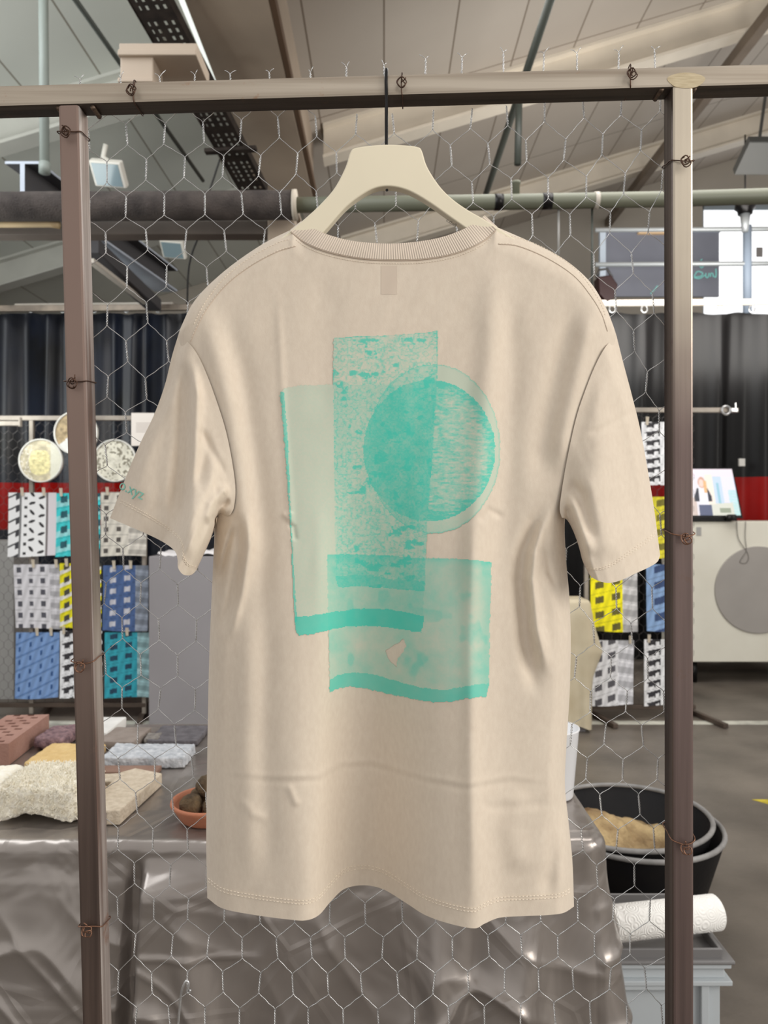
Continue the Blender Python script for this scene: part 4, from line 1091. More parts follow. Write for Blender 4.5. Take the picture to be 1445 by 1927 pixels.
bucket('mortar_bucket', 'outer black mortar bucket standing on the floor right of the table', bc, (0.0, 0.0), 0.297, 0.315, 0.205, M['rubber'])
bc2 = bc + Vector((-0.010, 0.008, 0.014))
bucket('mortar_bucket', 'inner black mortar bucket holding the earth mix, nested in another', bc2, (0.0, -0.035), 0.284, 0.325, 0.19, M['rubber'])
# earth mix heap inside
V = []; nr, na = 26, 72
for j in range(nr):
    for k in range(na):
        a = 2 * PI * k / na; r = 0.243 * j / (nr - 1); x = r * math.cos(a); y = r * math.sin(a)
        hgt = 0.155 + 0.11 * math.exp(-(((x + 0.10) / 0.14) ** 2 + ((y - 0.06) / 0.16) ** 2)) + 0.02 * mnoise.noise(Vector((x * 14, y * 14, 2))) + 0.012 * mnoise.noise(Vector((x * 40, y * 40, 5)))
        hgt += 0.055 * float(sstep(y, -0.05, 0.18)) - 0.05 * float(sstep(-y, 0.02, 0.2))
        hgt = min(hgt, 0.30)
        lim = 0.19 + (0.284 - 0.19) * hgt / 0.325 - 0.010
        s = min(1.0, lim / 0.243)
        V.append((bc2.x + x * s, bc2.y + y * s, bc2.z + hgt + x * 0.05))
M['mix'] = mat('earth_sawdust_mix', (204, 178, 132), 0.95, vscale=10, rgb2=(112, 84, 54), bump=0.8, bscale=90, bdist=0.01)
eo = obj('earth_mix', (V, grid_faces(na, nr, 0, True)), M['mix'], None, True); tag(eo, 'yellow brown earth and sawdust mix inside the inner bucket', 'earth', None, 'stuff')
# euro crate with lid
M['crate'] = mat('grey_plastic_crate', (186, 192, 196), 0.45)
M['lid'] = mat('dark_grey_lid', (118, 116, 116), 0.4)
cx0, cx1, cy0, cy1, cz = 0.49, 0.872, 1.86, 2.16, 0.30
cr = thing('storage_crate', 'light grey plastic stacking crate on the floor under the paper roll', 'crate', ((cx0 + cx1) / 2, (cy0 + cy1) / 2, 0))
def ring(bm, x0, x1, y0, y1, z0, z1, w_):
    O = [(x0, y0), (x1, y0), (x1, y1), (x0, y1)]; I = [(x0 + w_, y0 + w_), (x1 - w_, y0 + w_), (x1 - w_, y1 - w_), (x0 + w_, y1 - w_)]
    t_ = bmesh.new()
    v = [[t_.verts.new((x, y, z)) for x, y in Q] for Q in (O, I) for z in (z0, z1)]
    for k in range(4):
        n_ = (k + 1) % 4
        for a_, b_ in ((0, 1), (1, 3), (3, 2), (2, 0)): t_.faces.new((v[a_][k], v[a_][n_], v[b_][n_], v[b_][k]))
    bmesh.ops.recalc_face_normals(t_, faces=t_.faces[:])
    bmesh.ops.bevel(t_, geom=t_.edges[:], offset=0.002, segments=2, profile=0.5, affect='EDGES'); merge(bm, t_)
bm = NB()
iw = 0.022
for lo, hi in (((cx0 + iw, cy0 + iw, 0), (cx1 - iw, cy1 - iw, 0.006)), ((cx0 + iw, cy0 + iw, 0), (cx1 - iw, cy0 + iw + 0.005, 0.225)), ((cx0 + iw, cy1 - iw - 0.005, 0), (cx1 - iw, cy1 - iw, 0.225)), ((cx0 + iw, cy0 + iw + 0.006, 0), (cx0 + iw + 0.005, cy1 - iw - 0.006, 0.225)), ((cx1 - iw - 0.005, cy0 + iw + 0.006, 0), (cx1 - iw, cy1 - iw - 0.006, 0.225))):
    box(bm, lo, hi, 0.002)
obj('walls', bm, M['crate'], cr)
for (za, zb, e) in ((0.214, 0.226, 0.0), (0.226, 0.262, 0.014), (0.256, 0.270, 0.002)):
    bm = NB()
    ring(bm, cx0 + e, cx1 - e, cy0 + e, cy1 - e, za, zb, 0.022)
    obj('rim_band', bm, M['crate'], cr)
bm = NB()
for xx in (cx0 + 0.05, cx1 - 0.075):
    box(bm, (xx, cy0 + 0.008, 0.0), (xx + 0.02, cy0 + 0.024, 0.214), 0.002)
box(bm, (cx0 + 0.10, cy0 + 0.004, 0.200), (cx1 - 0.13, cy0 + 0.02, 0.216), 0.003)
obj('wall_rib', bm, M['crate'], cr)
bm = NB(); box(bm, (cx0 - 0.002, cy0 - 0.004, 0.268), (cx1 + 0.006, cy1 + 0.004, 0.278), 0.004)
ring(bm, cx0 + 0.015, cx1 - 0.02, cy0 + 0.012, cy1 - 0.012, 0.276, cz, 0.008)
tag(obj('lid', bm, M['lid'], cr), 'dark grey lid')
# kitchen paper
m = mat('embossed_paper', (246, 244, 240), 0.9, spec=0.2); M['paper'] = m
nt = m.node_tree; n = nt.nodes; l = nt.links; b = n['Principled BSDF']
tc = n.new('ShaderNodeTexCoord'); vo = n.new('ShaderNodeTexVoronoi'); vo.inputs['Scale'].default_value = 32; l.new(tc.outputs['Object'], vo.inputs['Vector'])
sn = n.new('ShaderNodeMath'); sn.operation = 'MULTIPLY'; sn.inputs[1].default_value = 34; l.new(vo.outputs['Distance'], sn.inputs[0])
s2 = n.new('ShaderNodeMath'); s2.operation = 'SINE'; l.new(sn.outputs[0], s2.inputs[0])
bp = n.new('ShaderNodeBump'); bp.inputs['Strength'].default_value = 0.35; bp.inputs['Distance'].default_value = 0.003; l.new(s2.outputs[0], bp.inputs['Height']); l.new(bp.outputs['Normal'], b.inputs['Normal'])
pr = 0.044; a0 = Vector((0.580, 1.905, cz + pr + 0.001)); a1 = Vector((0.878, 1.962, cz + pr + 0.001))
KP = thing('paper_roll', 'white kitchen paper roll lying on the crate lid', 'paper roll', (a0 + a1) / 2)
ax = (a1 - a0).normalized(); Rm = Vector((0, 0, 1)).rotation_difference(ax).to_matrix()
Ln = (a1 - a0).length
bm = NB(); lathe(bm, [(0.020, 0.0), (pr - 0.004, 0.0), (pr, 0.004), (pr, Ln - 0.004), (pr - 0.004, Ln), (0.020, Ln), (0.020, 0.0)], a0, 56, mtx=Rm); 
obj('paper', bm, M['paper'], KP, True)
bm = NB(); lathe(bm, [(0.0205, 0.002), (0.0205, Ln - 0.002), (0.0185, Ln - 0.002), (0.0185, 0.002), (0.0205, 0.002)], a0, 32, mtx=Rm)
tag(obj('core', bm, mat('grey_card_core', (168, 158, 146), 0.9), KP, True), 'grey cardboard core')

# ================================================================== CURTAINS
def curtain_data(x0, x1, y0, z0, z1, seed, amp=0.09, wl=0.34, nz=26, flare=1.0):
    n_ = max(60, int((x1 - x0) / 0.018)); V = []
    r_ = np.random.RandomState(seed)
    xs = np.linspace(x0, x1, n_)
    ph = (xs - x0) / wl * 2 * PI + 2.0 * np.array([mnoise.noise(Vector((x * 0.8, seed * 1.7, 0))) for x in xs])
    am = amp * (0.7 + 0.6 * np.array([mnoise.noise(Vector((x * 0.9, seed * 3.1, 4))) for x in xs]))
    for j in range(nz):
        t = j / (nz - 1); z = z1 + (z0 - z1) * t
        k = 0.75 + 0.25 * t * flare
        off = am * k * np.sin(ph + 0.25 * t) + 0.012 * np.sin(ph * 2.3 + 1.2 * t + seed)
        for i in range(n_): V.append((xs[i] + 0.02 * math.sin(ph[i] * 0.5 + t), y0 + off[i], z + (0.02 * math.sin(ph[i]) if j == 0 else 0)))
    return V, grid_faces(n_, nz)
M['curtain'] = mat('black_welding_curtain', (14, 12, 12), 0.36, 0, vscale=3, rgb2=(9, 8, 8), spec=0.22)
M['curtainb'] = mat('blue_black_curtain', (22, 27, 40), 0.34, 0, vscale=2.2, rgb2=(11, 11, 13), spec=0.35)
M['redpvc'] = mat('red_pvc_band', (150, 10, 4), 0.35, 0, vscale=2, rgb2=(118, 6, 3), spec=0.18)
YC = 7.0
zt_ = Z(590, YC); zb_ = Z(1238, YC)
def curtain(label, px0, px1, seed, m, wl, red):
    x0, x1 = X(px0, YC), X(px1, YC)
    zr0, zr1 = Z(red[0], YC), Z(red[1], YC)
    t = thing('welding_curtain', label, 'curtain', ((x0 + x1) / 2, YC, zb_))
    V, Fq = curtain_data(x0, x1, YC, zb_, zt_, seed, 0.085, wl, 60)
    zc = lambda q: sum(V[i][2] for i in q) / 4
    A = [q for q in Fq if not (zr1 < zc(q) < zr0)]; Bq = [q for q in Fq if zr1 < zc(q) < zr0]
    obj('fabric', (V, A), m, t, True)
    used = sorted({i for q in Bq for i in q}); mp = {v: i for i, v in enumerate(used)}
    tag(obj('red_band', ([V[i] for i in used], [tuple(mp[i] for i in q) for q in Bq]), M['redpvc'], t, True), 'glossy red band')
    bm = NB()
    k = 0; x = x0 + 0.1
    while x < x1:
        pts = [Vector((x + 0.028 * math.cos(a), YC - 0.03, zt_ + 0.035 + 0.035 * math.sin(a))) for a in [2 * PI * q / 12 for q in range(12)]]
        tube(bm, pts, 0.006, 6, closed=True); x += 0.30
    rg = obj('curtain_rings', bm, M['zinc'], t, True); rg['kind'] = 'stuff'
    return t
curtain('black blue sheened welding curtain behind the left display rack', -620, 560, 3, M['curtainb'], 0.40, (905, 1000))
curtain('plain black welding curtain hanging behind the right display rack', 590, 1262, 8, M['curtain'], 0.46, (905, 978))
CUR3 = curtain('black welding curtain behind the white cabinet at the far right', 1272, 1900, 12, M['curtain'], 0.52, (903, 990))
bm = NB(); box(bm, (X(1391, 6.88), 6.88, Z(877, 6.88)), (X(1402, 6.88), 6.90, Z(863, 6.88)))
tag(obj('paper_tag', bm, mat('white_tag', (205, 202, 196), 0.8), CUR3), 'small white tag')
# curtain rails
M['railm'] = mat('curtain_rail_steel', (150, 136, 122), 0.45, 0.4, var=0.3, vscale=6)
M['stripw'] = mat('pale_trunking', (184, 176, 165), 0.5)
def rail(name, label, px0, px1, py0, py1, d, thick, m):
    bm = NB(); bar(bm, P(px0, py0, d), P(px1, py1, d), 0.05, thick, (0, 0, 1), 0.006); return tag(obj(name, bm, m), label, 'rail')
rail('curtain_rail', 'brown steel curtain rail on the left above the blue black curtain', -900, 560, 588, 577, 6.83, 0.055, M['railm'])
rail('curtain_rail', 'pale curtain rail on the right under the blackboards', 590, 2100, 575, 563, 6.83, 0.05, M['stripw'])
bm = NB(); bar(bm, P(30, 576, 6.9), P(326, 573, 6.9), 0.06, 0.03, (0, 0, 1), 0.004); tag(obj('trunking_strip', bm, M['stripw']), 'long pale strip lying along the left curtain rail', 'strip')

# ================================================================== DISPLAY RACKS, PRINTS
M['rackm'] = mat('pale_rack_steel', (168, 158, 146), 0.5, 0.3, var=0.2, vscale=8)
M['rackd'] = mat('brown_rack_steel', (92, 78, 68), 0.5, 0.3, var=0.2, vscale=8)
M['net'] = mat('far_netting_wire', (104, 100, 98), 0.5, 0.5)
def hexnet(x0, x1, z0, z1, y, pitch=0.062, r=0.0011):
    parts = []; rh = pitch * 0.88; hl = pitch * 0.24; nr = int((z1 - z0) / rh) + 1; nc_ = int((x1 - x0) / pitch) + 1
    for rr_ in range(nr):
        for q in range(nc_ + 1):
            x = x0 + pitch * q + (pitch / 2 if rr_ % 2 else 0); z = z1 - rh * rr_ - hl
            if x > x1 or z < z0: continue
            parts.append(tube_data([(x, y, z + hl), (x, y, z - hl)], r * 1.5, 3, False))
            for s in (-1, 1):
                xx = x + s * pitch / 2
                if x0 <= xx <= x1 and z - rh > z0: parts.append(tube_data([(x, y, z - hl), (xx, y, z - rh + hl)], r, 3, False))
    return join(parts)
DR = 5.06
def rack(label, pxs, pxl, pxr, pytop, topext, pybot, footpx):
    d = DR
    t = thing('display_rack', label, 'display rack', (X((pxl + pxr) / 2, d), d, 0))
    zt = Z(pytop, d); zb = Z(pybot, d)
    bm = NB(); bar(bm, (X(topext[0], d), d, zt), (X(topext[1], d), d, zt), 0.03, 0.032, (0, 0, 1), 0.003); obj('top_rail', bm, M['rackm'], t)
    bm = NB(); bar(bm, (X(pxl, d), d, zb), (X(pxr, d), d, zb), 0.03, 0.03, (0, 0, 1), 0.003); obj('bottom_rail', bm, M['rackd'], t)
    for q in pxs:
        bm = NB(); bar(bm, (X(q, d), d, 0.03), (X(q, d), d, zt - 0.016), 0.028, 0.028, (0, 1, 0), 0.003); obj('post', bm, M['rackm'], t)
    for q in footpx:
        bm = NB(); bar(bm, (X(q, d) , d + 0.30, 0.018), (X(q, d) + 0.12, d - 0.26, 0.018), 0.035, 0.03, (0, 0, 1), 0.003); obj('foot', bm, M['rackd'], t)
    nt_o = obj('mesh_infill', hexnet(X(pxl, d), X(pxr, d), zb, zt, d + 0.004), M['net'], t); return t
rack('pale steel display rack on the left hung with facade prints and dishes', (60, 272), -45, 275, 787, (-60, 275), 1326, (60, 250))
RK2 = rack('pale steel display rack behind the right sleeve hung with facade prints', (1103, 1296), 1100, 1308, 772, (1050, 1388), 1330, (1103, 1300))
bm = NB(); c = P(1366, 772, DR - 0.03); tube(bm, [c + Vector((0.028 * math.cos(a), 0, 0.028 * math.sin(a))) for a in [2 * PI * k / 20 for k in range(20)]], 0.008, 8, closed=True)
box(bm, c + Vector((0.03, -0.015, -0.014)), c + Vector((0.075, 0.02, 0.014)), 0.004); box(bm, c + Vector((0.058, -0.006, 0.014)), c + Vector((0.068, 0.006, 0.05)), 0.002)
obj('clamp', bm, M['zinc'], RK2)
bm = NB(); bar(bm, P(-80, 797, 4.9), P(40, 797, 4.9), 0.03, 0.03, (0, 0, 1), 0.003); bar(bm, P(-60, 797, 4.9), P(-60, 1363, 4.9), 0.03, 0.03, (0, 1, 0), 0.003)
tube(bm, [P(38, 797, 4.9) + Vector((0, 0, -0.02)), P(38, 797, 4.9) + Vector((0, 0, 0.04))], 0.012, 8)
tag(obj('rack_arm', bm, M['rackm'], None), 'second pale rack bar ending at the left picture edge', 'rack')

M['print_paper'] = mat('printed_paper', (255, 255, 255), 0.55, attr='Col', spec=0.3)
def C(*c): return np.array(c, float)
def facade(base, win, side=None, corner=2.0, rows=6, cols=3, sh=0.25, wl=(0.25, 0.62), wh=(0.28, 0.72), band=None, edge=0.0, balc=False):
    base, win = C(*base), C(*win); side = base * 0.9 if side is None else C(*side)
    def p(u, v):
        out = np.tile(base, (len(u), 1)).astype(float)
        left = u < corner
        row = ((v + sh * u) * rows) % 1.0; cu = np.clip(u / min(corner, 1.0), 0, .999) * cols; col = cu % 1.0
        if band is not None:
            m_ = left & (row > band[0]) & (row < band[1]); out[m_] = C(*band[2])
        wm = left & (col > wl[0]) & (col < wl[1]) & (row > wh[0]) & (row < wh[1])
        out[wm] = win
        if balc:
            wm = left & (col > 0.55) & (col < 0.92) & (row > 0.2) & (row < 0.85) & ~((col > 0.62) & (row > 0.5) & (col < 0.86)); out[wm] = win * 0.8
            wm = left & (col > 0.15) & (col < 0.55) & (row > 0.2) & (row < 0.34); out[wm] = win
        ln = left & (row < 0.05); out[ln] = out[ln] * 0.82
        if corner < 1:
            r2 = ((v + sh * corner - 0.6 * sh * (u - corner)) * rows) % 1.0; c2 = ((u - corner) / (1 - corner) * 2) % 1.0
            out[~left] = side
            g = ~left & ((r2 < 0.1) | (c2 < 0.08)); out[g] = side * 1.12
            g = ~left & (r2 > 0.4) & (r2 < 0.85); out[g] = side * 0.84
        out = out * (0.97 + 0.05 * np.sin(37 * u + 19 * v))[:, None]
        return np.clip(out, 0, 255)
    return p
def holes_paint(u, v):
    out = np.full((len(u), 3), 232.0)
    b_ = u < 0.28; row = ((v + 0.35 * u) * 5.2) % 1; cc = u / 0.28
    out[b_ & (row > 0.35) & (row < 0.5)] = 70; out[b_ & (cc > 0.55) & (row > 0.4) & (row < 0.9)] = (60, 60, 64); out[b_ & (cc > 0.85)] = 120
    m_ = (u > 0.33) & (u < 0.40) & (((v * 7.0) % 1) > 0.45) & (((v * 7.0) % 1) < 0.75); out[m_] = 60
    for k in range(8):
        for (cx_, sl) in ((0.50, 1), (0.70, -1)):
            cy_ = (k + (0.15 if cx_ < .6 else 0.55)) / 7.0
            an_ = (0.9 if (k + (cx_ < .6)) % 2 else -0.3)
            dx = (u - cx_) * 1.0; dy = (v - cy_) * 1.4; a_ = dx * math.cos(an_) + dy * math.sin(an_); b2 = -dx * math.sin(an_) + dy * math.cos(an_)
            out[(a_ / 0.075) ** 2 + (b2 / 0.030) ** 2 < 1] = (46, 44, 46)
    out[(u > 0.79) & (u < 0.83)] = (120, 112, 112); out[u > 0.83] = (214, 208, 212)
    return out
def sheet(px0, px1, py0, py1, label, paint, d=DR - 0.032, nu=60, nv=84, seed=0, lean=0.0):
    r_ = random.Random(seed); c1, c2 = r_.uniform(-.012, .012), r_.uniform(0.004, 0.02)
    def sf(u, v):
        p = P(px0 + (px1 - px0) * u + lean * v, py0 + (py1 - py0) * v + 2.0 * math.sin(u * 3 + seed) * v, d)
        p.y += c1 * math.sin(u * PI) * v - c2 * (v * v) + 0.004 * math.sin(u * 7 + v * 2) * v; return p
    o = painted_sheet('facade_print', sf, nu, nv, paint, M['print_paper']); tag(o, label, 'print', 'facade prints pegged to the racks'); return o
M['peg'] = mat('pale_wood_peg', (216, 204, 184), 0.6)
pegn = [0]
def pegs(px0, px1, py, desc, us=(0.3, 0.75), wh=('left', 'right')):
    for u, s in zip(us, wh):
        x = px0 + (px1 - px0) * u; d = DR - 0.034
        a = P(x, py + 6, d); bm = NB()
        bar(bm, a + Vector((-0.004, -0.006, 0)), a + Vector((-0.006, -0.014, 0.055)), 0.008, 0.006, (0, 1, 0), 0.001)
        bar(bm, a + Vector((0.004, -0.006, 0)), a + Vector((0.006, -0.014, 0.055)), 0.008, 0.006, (0, 1, 0), 0.001)
        tag(obj('clothes_peg', bm, M['peg']), 'pale clothes peg on the %s half of the %s' % (s, desc), 'clothes peg', 'clothes pegs holding the prints')
W_ = (236, 236, 238); BK = (56, 54, 58)
sheet(16, 106, 927, 1046, 'white facade print with slanting black holes, top left of the left rack', holes_paint, seed=1, nu=90, nv=120); pegs(16, 106, 927, 'print with black holes')
sheet(106, 189, 928, 1046, 'turquoise banded facade print in the top row, cut by the left post', facade((64, 200, 204), (40, 90, 100), rows=4.2, cols=2.5, sh=0.12, band=(0.55, 0.95, (150, 214, 216))), seed=2); pegs(106, 189, 928, 'top turquoise print', (0.12,), ('left',))
sheet(190, 276, 926, 1047, 'beige grey facade print in the top row under the left sleeve', facade((214, 208, 196), (84, 78, 74), (206, 200, 190), 0.62, 6, 2.2, 0.0), seed=3); pegs(190, 276, 926, 'beige top row print', (0.15,), ('left',))
sheet(25, 111, 1062, 1183, 'pale grey facade print with gridded corner, middle row at left', facade((214, 212, 216), (84, 84, 92), (200, 198, 202), 0.78, 5.6, 3, 0.02), seed=4, lean=5); pegs(25, 111, 1062, 'pale grey middle row print', (0.45, 0.95))
sheet(112, 190, 1060, 1182, 'yellow banded facade print in the middle row of the left rack', facade((226, 216, 30), (70, 68, 60), rows=5, cols=2.6, sh=0.3, band=(0.62, 0.95, (222, 220, 214))), seed=5, lean=2); pegs(112, 190, 1060, 'yellow left rack print', (0.18,), ('left',))
sheet(194, 279, 1064, 1186, 'dark blue facade print in the middle row right of the left post', facade((76, 100, 146), (196, 196, 204), (150, 158, 172), 0.72, 6, 2.2, 0.12, (0.45, 0.85), (0.3, 0.75)), seed=6); pegs(194, 279, 1064, 'dark blue print', (0.25, 0.62))
sheet(30, 112, 1190, 1313, 'light blue facade print at the bottom left of the left rack', facade((124, 156, 204), (50, 84, 136), None, 2, 5.0, 4, 0.3, (0.25, 0.5), (0.25, 0.6), (0.9, 1.0, (92, 126, 178))), seed=7, lean=-2); pegs(30, 112, 1190, 'light blue print', (0.5, 0.82))
sheet(113, 192, 1187, 1311, 'white balcony facade print in the bottom row cut by the left post', facade(W_, BK, None, 2, 6, 2.6, 0.16, balc=True), seed=8, lean=1); pegs(113, 192, 1187, 'bottom white balcony print', (0.1,), ('left',))
sheet(197, 283, 1190, 1313, 'turquoise blue facade print at the bottom right of the left rack', facade((54, 160, 178), (36, 70, 92), (160, 196, 200), 0.72, 6, 2.2, 0.12, (0.35, 0.85), (0.3, 0.75)), seed=9); pegs(197, 283, 1190, 'bottom turquoise print', (0.5,), ('right',))
sheet(1207, 1290, 794, 915, 'white balcony facade print high on the right rack', facade(W_, BK, None, 2, 7, 2.2, 0.1, balc=True), seed=10); pegs(1207, 1290, 794, 'highest right rack print', (0.12,), ('left',))
sheet(1225, 1292, 935, 1052, 'olive yellow facade print beside the right sleeve cuff', facade((222, 210, 50), (120, 112, 40), None, 2, 4.2, 1.3, 0.1, (0.2, 0.9), (0.3, 0.75)), seed=11)
sheet(1111, 1199, 1064, 1187, 'bright yellow facade print below the right sleeve', facade((250, 238, 20), (104, 98, 40), (202, 200, 200), 0.68, 4.4, 2, 0.18, (0.3, 0.85), (0.25, 0.7)), seed=12)
sheet(1216, 1296, 1062, 1186, 'light blue facade print on the right rack beside the right post', facade((134, 164, 204), (56, 76, 116), None, 2, 4.2, 1.6, 0.2, (0.3, 0.9), (0.3, 0.75)), seed=13)
sheet(1116, 1193, 1205, 1326, 'white and grey facade print at the bottom left of the right rack', facade((232, 232, 236), (94, 92, 98), (220, 220, 226), 0.62, 4.6, 2, 0.2, (0.2, 0.75), (0.25, 0.7)), seed=14, lean=-3); pegs(1116, 1193, 1205, 'white and grey print', (0.9,), ('right',))
sheet(1212, 1294, 1203, 1328, 'white balcony facade print at the bottom of the right rack', facade(W_, BK, None, 2, 6.4, 2.4, 0.14, balc=True), seed=15); pegs(1212, 1294, 1203, 'bottom right rack print', (0.1,), ('left',))
# text sheet half behind the left sleeve
def txt(u, v):
    o = np.tile(C(228, 220, 212), (len(u), 1)); ln = ((v * 22) % 1 > 0.55) & (u > 0.2) & (u < 0.85) & (v > 0.3) & (v < 0.62); o[ln] = (190, 180, 172); return o
TSH = painted_sheet('info_sheet', lambda u, v: P(247 + 44 * u, 777 + 62 * v, DR - 0.035), 20, 44, txt, M['print_paper']); tag(TSH, 'white information sheet on the left rack, half behind the left sleeve', 'paper sheet')
# sample dishes
M['dishrim'] = mat('glass_dish_rim', (232, 230, 222), 0.2, spec=0.7)
def dish(px, py, rpx, label, paint, seed):
    d = DR - 0.05; c = P(px, py, d); r = rpx * d / F
    t = thing('sample_dish', label, 'dish', c, 'round dishes on the left rack')
    R_ = Matrix.Rotation(PI / 2, 3, 'X')
    bm = NB(); lathe(bm, [(0, -0.012), (r, -0.012), (r, 0.020), (r - 0.007, 0.022), (r - 0.008, 0.004), (0, 0.004)], c, 56, mtx=R_)
    obj('dish_body', bm, M['dishrim'], t, True)
    nr_, na_ = 26, 72; V = [];
    for j in range(nr_ + 1):
        for k in range(na_):
            a = 2 * PI * k / na_; q = (r - 0.009) * j / nr_
            x, z = q * math.cos(a), q * math.sin(a)
            V.append(c + Vector((x, -0.010 - 0.006 * abs(mnoise.noise(Vector((x * 60, z * 60, seed)))), z)))
    Fq = grid_faces(na_, nr_ + 1, 0, True)
    o = obj('filling', (V, Fq), M['print_paper'], t, True)
    cen = np.array([np.mean([V[i] for i in q], axis=0) for q in Fq]); u = (cen[:, 0] - c.x) / r; v = (c.z - cen[:, 2]) / r
    cc = paint(u, v) / 255.0; cc = ((np.clip(cc, 0, 1) + 0.055) / 1.055) ** 2.4
    set_face_colors(o, np.concatenate([cc, np.ones((len(cc), 1))], axis=1)); return t
def dp1(u, v):
    o = np.tile(C(206, 196, 166), (len(u), 1)); nz_ = fbm(u * 5 + 20, v * 5 + 20, 3, 3)
    o = o * (0.75 + 0.5 * nz_)[:, None]
    g = (u < -0.4) & ((((u + v * .3) * 5) % 1 < 0.14) | (((v - u * .2) * 5) % 1 < 0.14)); o[g] = (228, 222, 208)
    m_ = (u / 0.50 + 0.05) ** 2 + ((v - 0.08) / 0.60) ** 2 < 0.7 + 0.6 * fbm(u * 3 + 2, v * 3 + 7, 14, 2); o[m_] = C(232, 222, 168) * (0.80 + 0.35 * fbm(u[m_] * 9 + 3, v[m_] * 9 + 3, 6, 2))[:, None]
    o[u > 0.45] = (226, 224, 206); return o
def dp2(u, v):
    o = np.tile(C(170, 150, 116), (len(u), 1)) * (0.7 + 0.6 * fbm(u * 6 + 9, v * 6 + 9, 4, 3))[:, None]
    o[(v > 0.25 - 0.7 * (u + .4))] = (226, 226, 222); return o
def dp3(u, v):
    a = vnoise(u * 13 + 40, v * 13 + 40, 8); o = np.tile(C(216, 212, 196), (len(u), 1)); o = o * (0.92 + 0.2 * fbm(u * 4 + 5, v * 4 + 5, 2, 2))[:, None]
    o[(a > 0.66) & (np.hypot(u + .1, v - .0) > 0.35)] = (138, 132, 116); return o
dish(78, 867, 41, 'round glass dish with a yellowish lump, left of the left post', dp1, 1)
dish(144, 815, 41, 'round dish with brown and white filling half behind the left post', dp2, 2)
dish(217, 867, 40, 'round dish of white pebbles right of the left post', dp3, 3)

# ================================================================== PEDESTALS, CABINET, SCREEN
M['grey'] = mat('grey_painted_board', (150, 146, 148), 0.7, vscale=2, rgb2=(142, 138, 140))
M['greyl'] = mat('lighter_grey_board', (170, 168, 164), 0.7, vscale=2, rgb2=(160, 158, 155))
d = 4.9; bm = NB(); box(bm, (X(280, d), d, 0), (X(424, d), d + 0.45, Z(1047, d)), 0.004); tag(obj('pedestal', bm, M['grey']), 'tall grey pedestal box between the left sleeve and shirt body', 'pedestal')
d = 5.55; bm = NB(); box(bm, (X(-90, d), d, 0), (X(26, d), d + 0.4, Z(1019, d)), 0.004); tag(obj('pedestal', bm, M['greyl']), 'grey pedestal box at the left picture edge behind the rack', 'pedestal')
# crumpled white sheet on the pedestal
V = []; nx_, ny_ = 40, 26; d = 4.9; x0, x1 = X(296, d), X(412, d)
for j in range(ny_):
    for i in range(nx_):
        x = x0 + (x1 - x0) * i / (nx_ - 1); y = d + 0.002 + 0.36 * j / (ny_ - 1)
        V.append((x, y, Z(1047, d) + 0.016 + 0.045 * abs(mnoise.noise(Vector((x * 9, y * 7, 2)))) + (0.0 if j > 1 else -0.008 * (2 - j))))
tag(obj('crumpled_sheet', (V, grid_faces(nx_, ny_)), mat('white_paper_sheet', (226, 222, 222), 0.7), None, True), 'crumpled white sheet lying on the tall grey pedestal', 'sheet')
# draped stand
d = 4.72
M['linen'] = mat('beige_linen', (206, 194, 168), 0.85, vscale=6, rgb2=(190, 176, 148))
sx0, sx1 = X(985, d), X(1110, d); zt = Z(1130, d)
ds = thing('draped_stand', 'stand covered with beige cloth below the right sleeve', 'stand', ((sx0 + sx1) / 2, d + 0.2, 0))
bm = NB(); box(bm, (sx0 + 0.02, d + 0.02, 0), (sx1 - 0.02, d + 0.24, zt - 0.006), 0.004); obj('box', bm, M['grey'], ds)
per = []
def seg(a, b, nn, n_): return [(a[0] + (b[0] - a[0]) * i / n_, a[1] + (b[1] - a[1]) * i / n_, nn[0], nn[1]) for i in range(n_)]
per = seg((sx0, d), (sx1, d), (0, -1), 40) + seg((sx1, d), (sx1, d + .26), (1, 0), 30) + seg((sx1, d + .26), (sx0, d + .26), (0, 1), 40) + seg((sx0, d + .26), (sx0, d), (-1, 0), 30)
rows_ = [[(x + ((sx0 + sx1) / 2 - x) * (1 - f), y + (d + .13 - y) * (1 - f), zt) for x, y, a, b in per] for f in (0.02, 0.5, 0.97)]
for k in range(1, 41):
    t = k / 40; rw = []
    for i, (x, y, a, b) in enumerate(per):
        hem = 0.965 + 0.012 * math.sin(i * 0.33) + 0.02 * math.exp(-((i - 44) / 4.0) ** 2)
        o = (0.012 + 0.02 * math.sin(i * 0.55) * t + (0.085 * math.exp(-((i - 45) / 5.0) ** 2) * max(0.0, 1 - abs(t - 0.40) / (0.36 if t < 0.40 else 0.30)) ** 1.2)) * min(1, t * 10)
        rw.append((x + a * max(o, 0.004), y + b * max(o, 0.004), zt - (zt * hem) * t))
    rows_.append(rw)
obj('cloth', ([p for r in rows_ for p in r], grid_faces(len(per), len(rows_), 0, True)), M['linen'], ds, True)
